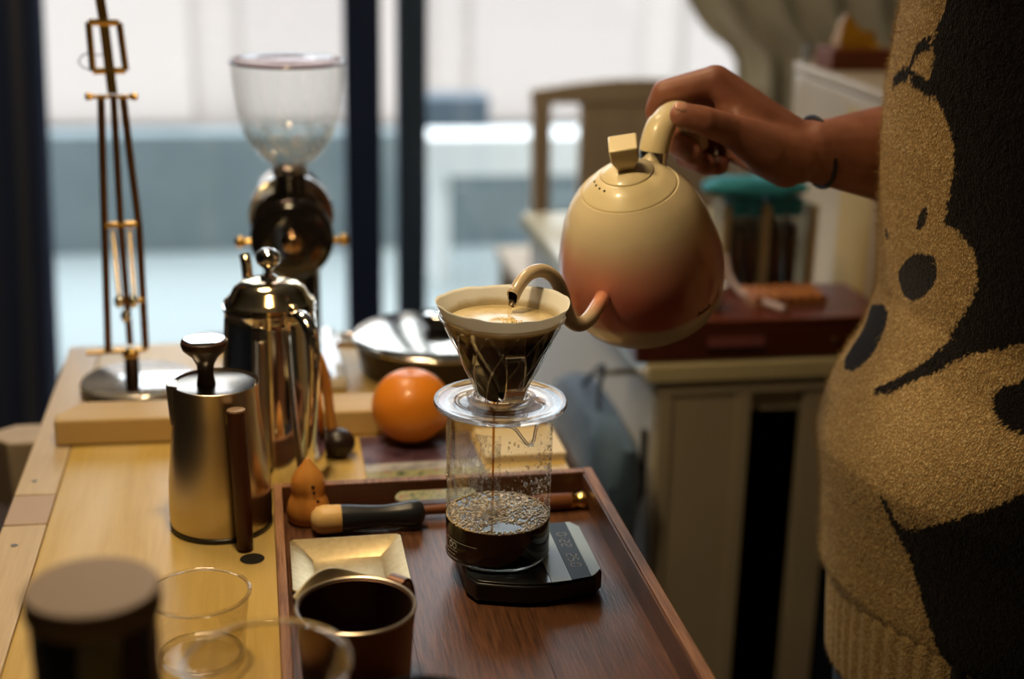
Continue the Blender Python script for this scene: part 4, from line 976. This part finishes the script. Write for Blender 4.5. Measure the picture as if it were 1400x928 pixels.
def centre(z, taper=1.0):
    zs = [p[2] for p in Lpts][::-1]; ls = [Vector(p).dot(RT) for p in Lpts][::-1]
    s = float(np.interp(z, zs, ls)) + ext * taper
    t = 1.125 - off_t * taper
    return RT * s + FW * t
person = thing('person', 'person in a cream and charcoal fuzzy knitted sweater pouring from the kettle', 'person')
c0 = centre(.9); person.location = (c0.x, c0.y, .006)
PL = Vector(person.location)
skin = mat('skin', (.38, .16, .10), .48, sss=.25); sf = noise_tex(skin, 55, 5)
L(skin, ramp(skin, sf, [(.3, (.26, .100, .062)), (.7, (.35, .145, .095))]), skin.node_tree.nodes['Principled BSDF'].inputs['Base Color'])
bump(skin, noise_tex(skin, 420, 4, rough=.7), .25, .0005)
hb = MB()
def cap(p, q, r0, r1): hb.capsule(Vector(p) - PL, Vector(q) - PL, r0, r1)
W0 = (0.4592, 1.1082, 1.0451); W1 = (0.4411, 1.1078, 1.0466)
IM = (0.3712, 1.1216, 1.1019); MM = (0.3858, 1.1415, 1.0926); RM = (0.4002, 1.1564, 1.0776); LM = (0.4146, 1.1661, 1.0598)
# forearm to elbow and shoulder
E0 = (0.5280, 1.1199, 1.0378); EL = (0.6936, 1.1462, 0.9994)
cap(W1, W0, .0250, .0265); cap(W0, E0, .0268, .0395); cap(E0, EL, .0395, .043)
cap((0.4661, 1.1238, 1.0378), (0.5367, 1.1377, 1.0319), .021, .036)
cap((0.4555, 1.1003, 1.0514), (0.5127, 1.1101, 1.0484), .0205, .034)
# palm: four metacarpals and the thumb mount
cap(W1, IM, .0225, .0135); cap((0.4476, 1.1217, 1.0471), MM, .021, .0138); cap((0.4492, 1.1276, 1.0398), RM, .020, .0132); cap((0.4497, 1.1272, 1.0324), LM, .019, .0125)
cap((0.4375, 1.1011, 1.0436), (0.4097, 1.0954, 1.0497), .0235, .0212); cap((0.4213, 1.1080, 1.0558), (0.3853, 1.1178, 1.0786), .0205, .0140); cap((0.4104, 1.0973, 1.0494), (0.3902, 1.1090, 1.0739), .019, .0125)
cap((0.4324, 1.1071, 1.0327), (0.4045, 1.1385, 1.0414), .018, .013)
# thumb
T1 = (0.3789, 1.0849, 1.0655); T2 = (0.3476, 1.0730, 1.0770); T3 = (0.3293, 1.0726, 1.0817)
cap((0.4090, 1.0935, 1.0501), T1, .0205, .0146); cap(T1, T2, .0136, .0118); cap(T2, T3, .0120, .0102)
# index, middle, ring, little
I2 = (0.3315, 1.1318, 1.0911); I3 = (0.3278, 1.1419, 1.0740); I4 = (0.3326, 1.1362, 1.0591)
cap(IM, I2, .0128, .0108); cap(I2, I3, .0106, .0094); cap(I3, I4, .0094, .0084)
M2 = (0.3492, 1.1548, 1.0732); M3 = (0.3407, 1.1320, 1.0506); M4 = (0.3498, 1.1050, 1.0450)
cap(MM, M2, .0128, .0110); cap(M2, M3, .0108, .0096); cap(M3, M4, .0104, .0098)
R2 = (0.3643, 1.1654, 1.0553); R3 = (0.3546, 1.1378, 1.0372); R4 = (0.3638, 1.1120, 1.0351)
cap(RM, R2, .0122, .0106); cap(R2, R3, .0104, .0094); cap(R3, R4, .0102, .0095)
L2 = (0.3830, 1.1703, 1.0417); L3 = (0.3728, 1.1454, 1.0281); L4 = (0.3808, 1.1267, 1.0309)
cap(LM, L2, .0112, .0096); cap(L2, L3, .0094, .0084); cap(L3, L4, .0092, .0088); cap(LM, (0.3955, 1.1411, 1.0442), .014, .013); cap((0.3955, 1.1411, 1.0442), (0.4185, 1.1140, 1.0396), .013, .018)
# upper arm, shoulders, neck, head, the other arm (inside the sweater or above the frame)
SH = centre(1.3) + mr_ * .165 + UP * 1.33; SH2 = centre(1.3) - mr_ * .165 + UP * 1.33
cap(EL, SH, .043, .052); NK = centre(1.3) + UP * 1.42; HD = NK + UP * .17 + nf_ * .02
EL2 = SH2 - UP * .26 - mr_ * .07 - nf_ * .03; WR2 = EL2 + nf_ * .20 - UP * .12 - mr_ * .02
cap(SH, SH2, .055, .055); cap(NK - UP * .1, HD, .055, .05)
hb.sphere(tuple(HD - PL + UP * .03), .088, 24, 16, (.88, .95, 1.25)); hb.sphere(tuple(HD - PL + nf_ * .045 - UP * .03), .055, 16, 10)
cap(HD + nf_ * .085 + UP * .02, HD + nf_ * .105 - UP * .005, .008, .012)
for s_ in (-1, 1): cap(HD + mr_ * .085 * s_ + UP * .02, HD + mr_ * .088 * s_ - UP * .02, .011, .009)
cap(SH2, EL2, .050, .040); cap(EL2, WR2, .038, .026); cap(WR2, WR2 + nf_ * .07, .024, .018)
for k in range(4):
    q = WR2 + nf_ * .07 + mr_ * (.024 - .016 * k); cap(q, q + nf_ * .032 - UP * .012, .009, .008); cap(q + nf_ * .032 - UP * .012, q + nf_ * .048 - UP * .030, .008, .007)
cap(WR2 + nf_ * .02 + mr_ * .02, WR2 + nf_ * .055 + mr_ * .05, .012, .0095)
cap(centre(1.3) + UP * 1.30, centre(.8) + UP * .80, .09, .10)
bd = hb.build('body', skin, person, sharp=180)
rm = bd.modifiers.new('remesh', 'REMESH'); rm.mode = 'VOXEL'; rm.voxel_size = .0019; rm.use_smooth_shade = True
sm_ = bd.modifiers.new('smooth', 'SMOOTH'); sm_.factor = .5; sm_.iterations = 14
# nail, bracelet
nl = MB(); tdir = (Vector(T3) - Vector(T2)).normalized()
nv = (Vector(C.camera.location) - Vector(T3)).normalized(); nn = (UP * .75 + nv * .55); nn = (nn - tdir * nn.dot(tdir)).normalized(); nb_ = tdir.cross(nn)
Mn = Matrix(((tdir.x, nb_.x, nn.x, 0), (tdir.y, nb_.y, nn.y, 0), (tdir.z, nb_.z, nn.z, 0), (0, 0, 0, 1)))
Mn = Matrix.Translation(Vector(T3) - PL + nn * .0073 + tdir * .003) @ Mn
nl.sphere((0, 0, 0), .0066, 20, 10, (1.05, .82, .42), M=Mn)
nl.build('thumbnail', mat('nail', (.58, .30, .22), .28, coat=.3), person)
bc = (Vector((0.4602, 1.1119, 1.0438))) - PL; bdv = (Vector(E0) - Vector(W1)).normalized(); bdv = (bdv + UP * .28).normalized()
q_ = bdv.to_track_quat('Z', 'Y').to_matrix().to_4x4()
MB().tube([Matrix.Translation(bc) @ q_ @ Vector((.0288 * math.cos(2 * math.pi * k / 48), .0294 * math.sin(2 * math.pi * k / 48), 0)) for k in range(48)], .0024, 8, closed=True).build('bracelet', mat('dark_cord', (.012, .008, .014), .5), person)
# hair
MB().sphere(tuple(HD - PL + UP * .045 - nf_ * .012), .098, 28, 18, (.95, 1.0, 1.2)).build('hair', mat('dark_hair', (.015, .010, .008), .5), person)

# ------------ sweater: one knitted surface, stitch by stitch colour
cream_wool = (.78, .62, .34); dark_wool = (.020, .018, .022)
P_UP = [(66.0, 119.4), (66.5, 117.4), (65.5, 116.0), (64.0, 114.4), (65.0, 113.4), (65.5, 112.4), (64.5, 111.4), (64.0, 110.8), (68.0, 110.4), (71.0, 109.4), (73.5, 108.4), (75.5, 107.0), (76.0, 105.6), (74.5, 103.4), (73.0, 101.4), (78.0, 101.2), (80.0, 100.8), (82.5, 100.2), (83.5, 99.4), (84.0, 98.2), (82.5, 96.4), (80.0, 95.2), (76.0, 93.2), (75.5, 92.2), (72.5, 91.2), (69.5, 90.0), (63.0, 88.0), (58.0, 86.6), (59.0, 86.2), (63.0, 86.6), (66.0, 87.4), (71.0, 89.0), (76.5, 90.4), (79.0, 91.2), (82.5, 92.2), (86.5, 93.0), (96.0, 94.6), (143.0, 97.6), (129.0, 122.4)]
P_SPOT = [(92.0, 90.0), (92.5, 90.8), (95.0, 91.4), (97.5, 92.0), (103.5, 92.8), (107.5, 89.0), (102.0, 88.4), (98.0, 88.4), (94.5, 88.8)]
P_LOW = [(76.5, 80.0), (78.5, 80.0), (80.5, 78.8), (83.0, 78.2), (87.0, 78.6), (94.5, 80.2), (100.0, 81.8), (105.0, 83.2), (108.5, 84.6), (133.5, 88.4), (168.5, 68.0), (112.5, 68.0), (98.5, 68.0), (94.5, 69.2), (90.0, 71.8), (87.0, 74.0), (84.5, 76.0), (82.0, 77.0), (79.0, 78.2)]
P_NOSE = [(28.5, 91.4), (28.5, 91.2), (41.5, 92.2), (46.5, 92.0), (48.0, 91.0), (47.0, 89.6), (46.5, 88.2), (44.5, 87.0), (41.0, 86.2), (35.0, 86.0), (29.5, 86.4), (29.0, 88.0), (29.0, 89.8)]
P_OVAL = [(52.0, 95.0), (52.0, 95.8), (56.0, 97.0), (61.0, 98.0), (65.5, 98.4), (69.0, 98.6), (70.5, 98.0), (70.5, 97.0), (68.5, 96.0), (64.5, 94.8), (59.5, 94.0), (55.0, 94.0)]
P_EYE = [(62.0, 100.0), (62.5, 100.8), (64.5, 101.8), (66.5, 102.2), (67.0, 101.6), (66.0, 100.8), (63.5, 100.0)]
P_EYE2 = [(42.0, 98.6), (44.5, 98.8), (46.0, 98.2), (44.5, 97.8), (42.5, 98.0)]
LINES = [[(46.0, 110.4), (51.5, 111.2), (55.0, 111.4), (56.5, 112.2), (57.5, 113.2), (60.0, 113.8), (63.0, 114.0)], [(57.5, 111.4), (60.5, 111.2), (63.5, 111.0), (66.0, 110.6)]]
def inside(poly, x, y):
    r = np.zeros(x.shape, bool); n = len(poly)
    for i in range(n):
        x0, y0 = poly[i]; x1, y1 = poly[(i + 1) % n]
        if y0 == y1: continue
        c = ((y0 > y) != (y1 > y)) & (x < (x1 - x0) * (y - y0) / (y1 - y0) + x0); r ^= c
    return r
def near(line, x, y, w_):
    r = np.zeros(x.shape, bool)
    for (x0, y0), (x1, y1) in zip(line, line[1:]):
        dx, dy = x1 - x0, y1 - y0; t = np.clip(((x - x0) * dx + (y - y0) * dy) / (dx * dx + dy * dy), 0, 1)
        r |= (x - x0 - t * dx) ** 2 + (y - y0 - t * dy) ** 2 < w_ * w_
    return r
rng = np.random.default_rng(3)
ZB, ZTOP = .672, 1.40
nr, nc = 390, 460
# columns: dense on the side the photograph shows
th_dense = np.linspace(R(-25), R(165), 400); th_rest = np.linspace(R(165), R(335), nc - 400 + 2)[1:-1]
ths = np.concatenate([th_dense, th_rest])       # measured from +m axis through facing n
zs_ = np.linspace(ZB, ZTOP, nr)
SV = np.zeros((nr, nc, 3)); tap = np.interp(zs_, [ZB, .69, .74, .80, 1.0, 1.15, 1.28, 1.36, 1.40], [.900, .935, .98, 1.0, 1.0, 1.0, .97, .72, .42])
for j, z in enumerate(zs_):
    T = tap[j]; cc = centre(z)
    ct, st_ = np.cos(ths), np.sin(ths)
    rm_ = T * (1 + .012 * np.sin(3 * ths + z * 9) + .010 * np.sin(5 * ths - z * 14))
    fold = .004 * np.sin(z * 38 + 2 * np.sin(ths * 1.5)) * np.exp(-((z - .80) / .10) ** 2)
    for k, ax_ in enumerate('xyz'):
        SV[j, :, k] = cc[k] + mr_[k] * a_ * rm_ * ct + nf_[k] * b_ * rm_ * st_ + (mr_[k] * ct + nf_[k] * st_) * fold
    SV[j, :, 2] = z + .006 * np.sin(2 * ths)
SV -= np.array(PL)
ss = (SV + np.array(PL)) @ np.array(RT); zz = SV[..., 2] + PL.z
UU = np.degrees(np.broadcast_to(ths[None, :], ss.shape)); VV = np.broadcast_to(zs_[:, None] * 100, ss.shape)
jx = UU + rng.normal(0, .30, ss.shape); jz = VV + rng.normal(0, .10, ss.shape); ss = UU; zz = VV
dark = inside(P_UP, jx, jz) | inside(P_SPOT, jx, jz) | inside(P_LOW, jx, jz)
for l_ in LINES: dark |= near(l_, jx, jz, .55)
print_ = inside(P_NOSE, ss, zz) | inside(P_OVAL, ss, zz) | inside(P_EYE, ss, zz) | inside(P_EYE2, ss, zz)
print_ &= (SV @ np.array(nf_) > -.02) | True
colr = np.where((dark | print_)[..., None], np.array(dark_wool), np.array(cream_wool))
colr = colr * (1 + rng.normal(0, .10, ss.shape))[..., None]
nrm = np.zeros_like(SV); ct, st_ = np.cos(ths), np.sin(ths)
for k in range(3): nrm[..., k] = (mr_[k] * ct / a_ + nf_[k] * st_ / b_)[None, :]
nrm /= np.linalg.norm(nrm, axis=2, keepdims=True)
disp = rng.normal(0, .00020, ss.shape); disp = (disp + np.roll(disp, 1, 0)) * .7
disp[print_] *= .2
SV2 = SV + nrm * disp[..., None]
idx = np.arange(nr * nc).reshape(nr, nc); nxt = np.roll(idx, -1, 1)
faces = np.stack([idx[:-1], nxt[:-1], nxt[1:], idx[1:]], -1).reshape(-1, 4)
def npmesh(name, V, F, m, parent, cols=None, smooth=True, uv=None):
    me = bpy.data.meshes.new(name); k = F.shape[1]
    me.vertices.add(len(V)); me.vertices.foreach_set('co', V.astype(np.float32).ravel())
    me.loops.add(F.size); me.loops.foreach_set('vertex_index', F.astype(np.int32).ravel())
    me.polygons.add(len(F)); me.polygons.foreach_set('loop_start', np.arange(0, F.size, k, dtype=np.int32))
    me.polygons.foreach_set('use_smooth', np.full(len(F), smooth))
    me.update(calc_edges=True)
    if cols is not None:
        at = me.color_attributes.new('wool', 'FLOAT_COLOR', 'POINT')
        at.data.foreach_set('color', np.concatenate([cols, np.ones((len(cols), 1))], 1).astype(np.float32).ravel())
    if uv is not None:
        u = me.uv_layers.new(name='stitches'); u.data.foreach_set('uv', uv[F.ravel()].astype(np.float32).ravel())
    me.materials.append(m); me.validate()
    o = bpy.data.objects.new(name, me); COL.objects.link(o); o.parent = parent; return o
wool = mat('wool', (.5, .4, .3), .92, sheen=.10, spec=.08); wb = wool.node_tree.nodes['Principled BSDF']
wb.inputs['Sheen Roughness'].default_value = .5
va = N(wool, 'ShaderNodeVertexColor'); va.layer_name = 'wool'
tcw = N(wool, 'ShaderNodeTexCoord'); mpw = N(wool, 'ShaderNodeMapping'); mpw.inputs['Scale'].default_value = (1, 1, .55); L(wool, tcw.outputs['Object'], mpw.inputs[0])
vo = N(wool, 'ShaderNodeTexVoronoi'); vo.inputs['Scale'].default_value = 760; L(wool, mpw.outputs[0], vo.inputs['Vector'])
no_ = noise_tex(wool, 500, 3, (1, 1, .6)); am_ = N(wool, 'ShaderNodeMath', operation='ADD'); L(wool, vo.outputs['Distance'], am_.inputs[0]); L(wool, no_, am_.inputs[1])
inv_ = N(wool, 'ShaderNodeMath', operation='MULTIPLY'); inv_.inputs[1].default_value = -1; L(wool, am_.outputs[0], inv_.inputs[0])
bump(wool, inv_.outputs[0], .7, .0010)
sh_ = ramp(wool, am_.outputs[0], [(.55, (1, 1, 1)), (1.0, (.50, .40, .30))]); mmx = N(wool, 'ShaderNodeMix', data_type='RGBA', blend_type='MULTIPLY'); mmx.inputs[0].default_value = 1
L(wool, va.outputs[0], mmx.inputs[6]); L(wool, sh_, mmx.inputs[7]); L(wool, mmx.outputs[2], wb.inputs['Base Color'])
uvs = np.stack(np.meshgrid(np.arange(nc), np.arange(nr)), -1).reshape(-1, 2).astype(float)
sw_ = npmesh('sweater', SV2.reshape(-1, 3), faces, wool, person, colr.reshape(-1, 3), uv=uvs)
sw_['label'] = 'cream and charcoal fuzzy sweater with dark oval and drop-shaped patches'
# fuzz: short loose fibres standing off the knit
nfz = 110000
jj = rng.integers(8, nr - 40, nfz); ii = rng.integers(0, 400, nfz)
keep = ~print_[jj, ii]; jj, ii = jj[keep], ii[keep]; nfz = len(jj)
base = SV2[jj, ii] + rng.normal(0, .0006, (nfz, 3)); nv_ = nrm[jj, ii]
dirv = nv_ * rng.uniform(.25, .8, (nfz, 1)) + rng.normal(0, .6, (nfz, 3)); dirv /= np.linalg.norm(dirv, axis=1, keepdims=True)
dirv2 = dirv + rng.normal(0, .5, (nfz, 3)); dirv2 /= np.linalg.norm(dirv2, axis=1, keepdims=True)
ln = rng.uniform(.0012, .0038, (nfz, 1)); side = np.cross(dirv, nv_ + rng.normal(0, .3, (nfz, 3))); side /= np.linalg.norm(side, axis=1, keepdims=True) + 1e-9
wd = .00009
p0, p1, p2 = base, base + dirv * ln, base + dirv * ln + dirv2 * ln
FV = np.stack([p0 - side * wd, p0 + side * wd, p1 - side * wd, p1 + side * wd, p2], 1).reshape(-1, 3)
k5 = np.arange(nfz)[:, None] * 5
FF = np.concatenate([k5 + np.array([[0, 1, 3]]), k5 + np.array([[0, 3, 2]]), k5 + np.array([[2, 3, 4]])])
fz = npmesh('wool_fuzz', FV, FF, wool, sw_, np.repeat(colr[jj, ii] * 1.1, 5, 0), smooth=False)
fz['kind'] = 'stuff'
# ribbed hem, sleeves
HEM_DARK = 98.5
hemm = mat('rib_knit', cream_wool, .92, sheen=.3); bump(hemm, noise_tex(hemm, 400, 3, (1, 1, .3)), .6, .001)
v = []; f = []; n = 520
for j in range(14):
    z = .688 - .085 * j / 13
    cc = centre(.70) 
    for i in range(n):
        t = 2 * math.pi * i / n; q = (.885 - .03 * (j / 13) ** 1.2) * (1 + .008 * math.copysign(abs(math.sin(t * 65)) ** .6, math.sin(t * 65)))
        p = cc + mr_ * a_ * q * math.cos(t) + nf_ * b_ * q * math.sin(t); v.append((p.x - PL.x, p.y - PL.y, z - PL.z))
for j in range(13):
    for i in range(n): f.append((j * n + i, j * n + (i + 1) % n, (j + 1) * n + (i + 1) % n, (j + 1) * n + i))
hcol = []
for j in range(14):
    for i in range(n):
        d_ = 360 * i / n
        hcol.append(dark_wool if HEM_DARK < d_ < 230 else cream_wool)
ho = npmesh('ribbed_hem', np.array(v), np.array(f), wool, sw_, np.array(hcol)); ho.modifiers.new('t', 'SOLIDIFY').thickness = .003
slv = MB(); SHr = SH - PL; ELr = Vector(EL) - PL
slv.capsule(SHr, ELr, .075, .066); slv.capsule(ELr, ELr + (Vector(E0) - Vector(EL)) * .35, .064, .056)
SH2r = SH2 - PL; slv.capsule(SH2r, EL2 - PL, .073, .058); slv.capsule(EL2 - PL, EL2 - PL + (WR2 - EL2) * .8, .056, .045); slv.capsule(SHr, SH2r, .078, .078)
so = slv.build('sleeves', mat('charcoal_wool', dark_wool, .95, sheen=.3), sw_, sharp=180)
r2 = so.modifiers.new('remesh', 'REMESH'); r2.mode = 'VOXEL'; r2.voxel_size = .008; r2.use_smooth_shade = True
# jeans and shoes
jm = mat('blue_denim', (.045, .075, .13), .85); var(jm, 220, (.03, .055, .10), (.07, .105, .17), bmp=.2)
jn = MB(); hipc = centre(.735) - PL
for s_ in (-1, 1):
    hip = hipc + mr_ * .075 * s_ + UP * .70; kn = hip - UP * .30 + nf_ * .015; an = kn - UP * .33 - nf_ * .01
    jn.capsule(hip, kn, .088, .066); jn.capsule(kn, an, .066, .058)
jn.capsule(hipc + mr_ * .07 + UP * .71, hipc - mr_ * .07 + UP * .71, .100, .100)
jo = jn.build('jeans', jm, person, sharp=180); r3 = jo.modifiers.new('remesh', 'REMESH'); r3.mode = 'VOXEL'; r3.voxel_size = .009; r3.use_smooth_shade = True
for s_ in (-1, 1):
    p = hipc + mr_ * .075 * s_ + UP * .042
    so2 = MB().capsule(p - nf_ * .06, p + nf_ * .04, .040, .041).capsule(p + nf_ * .04, p + nf_ * .13 - UP * .008, .041, .032).build('shoe', mat('shoe_dark', (.03, .03, .035), .6), person, sharp=180)
    r4 = so2.modifiers.new('remesh', 'REMESH'); r4.mode = 'VOXEL'; r4.voxel_size = .005; r4.use_smooth_shade = True
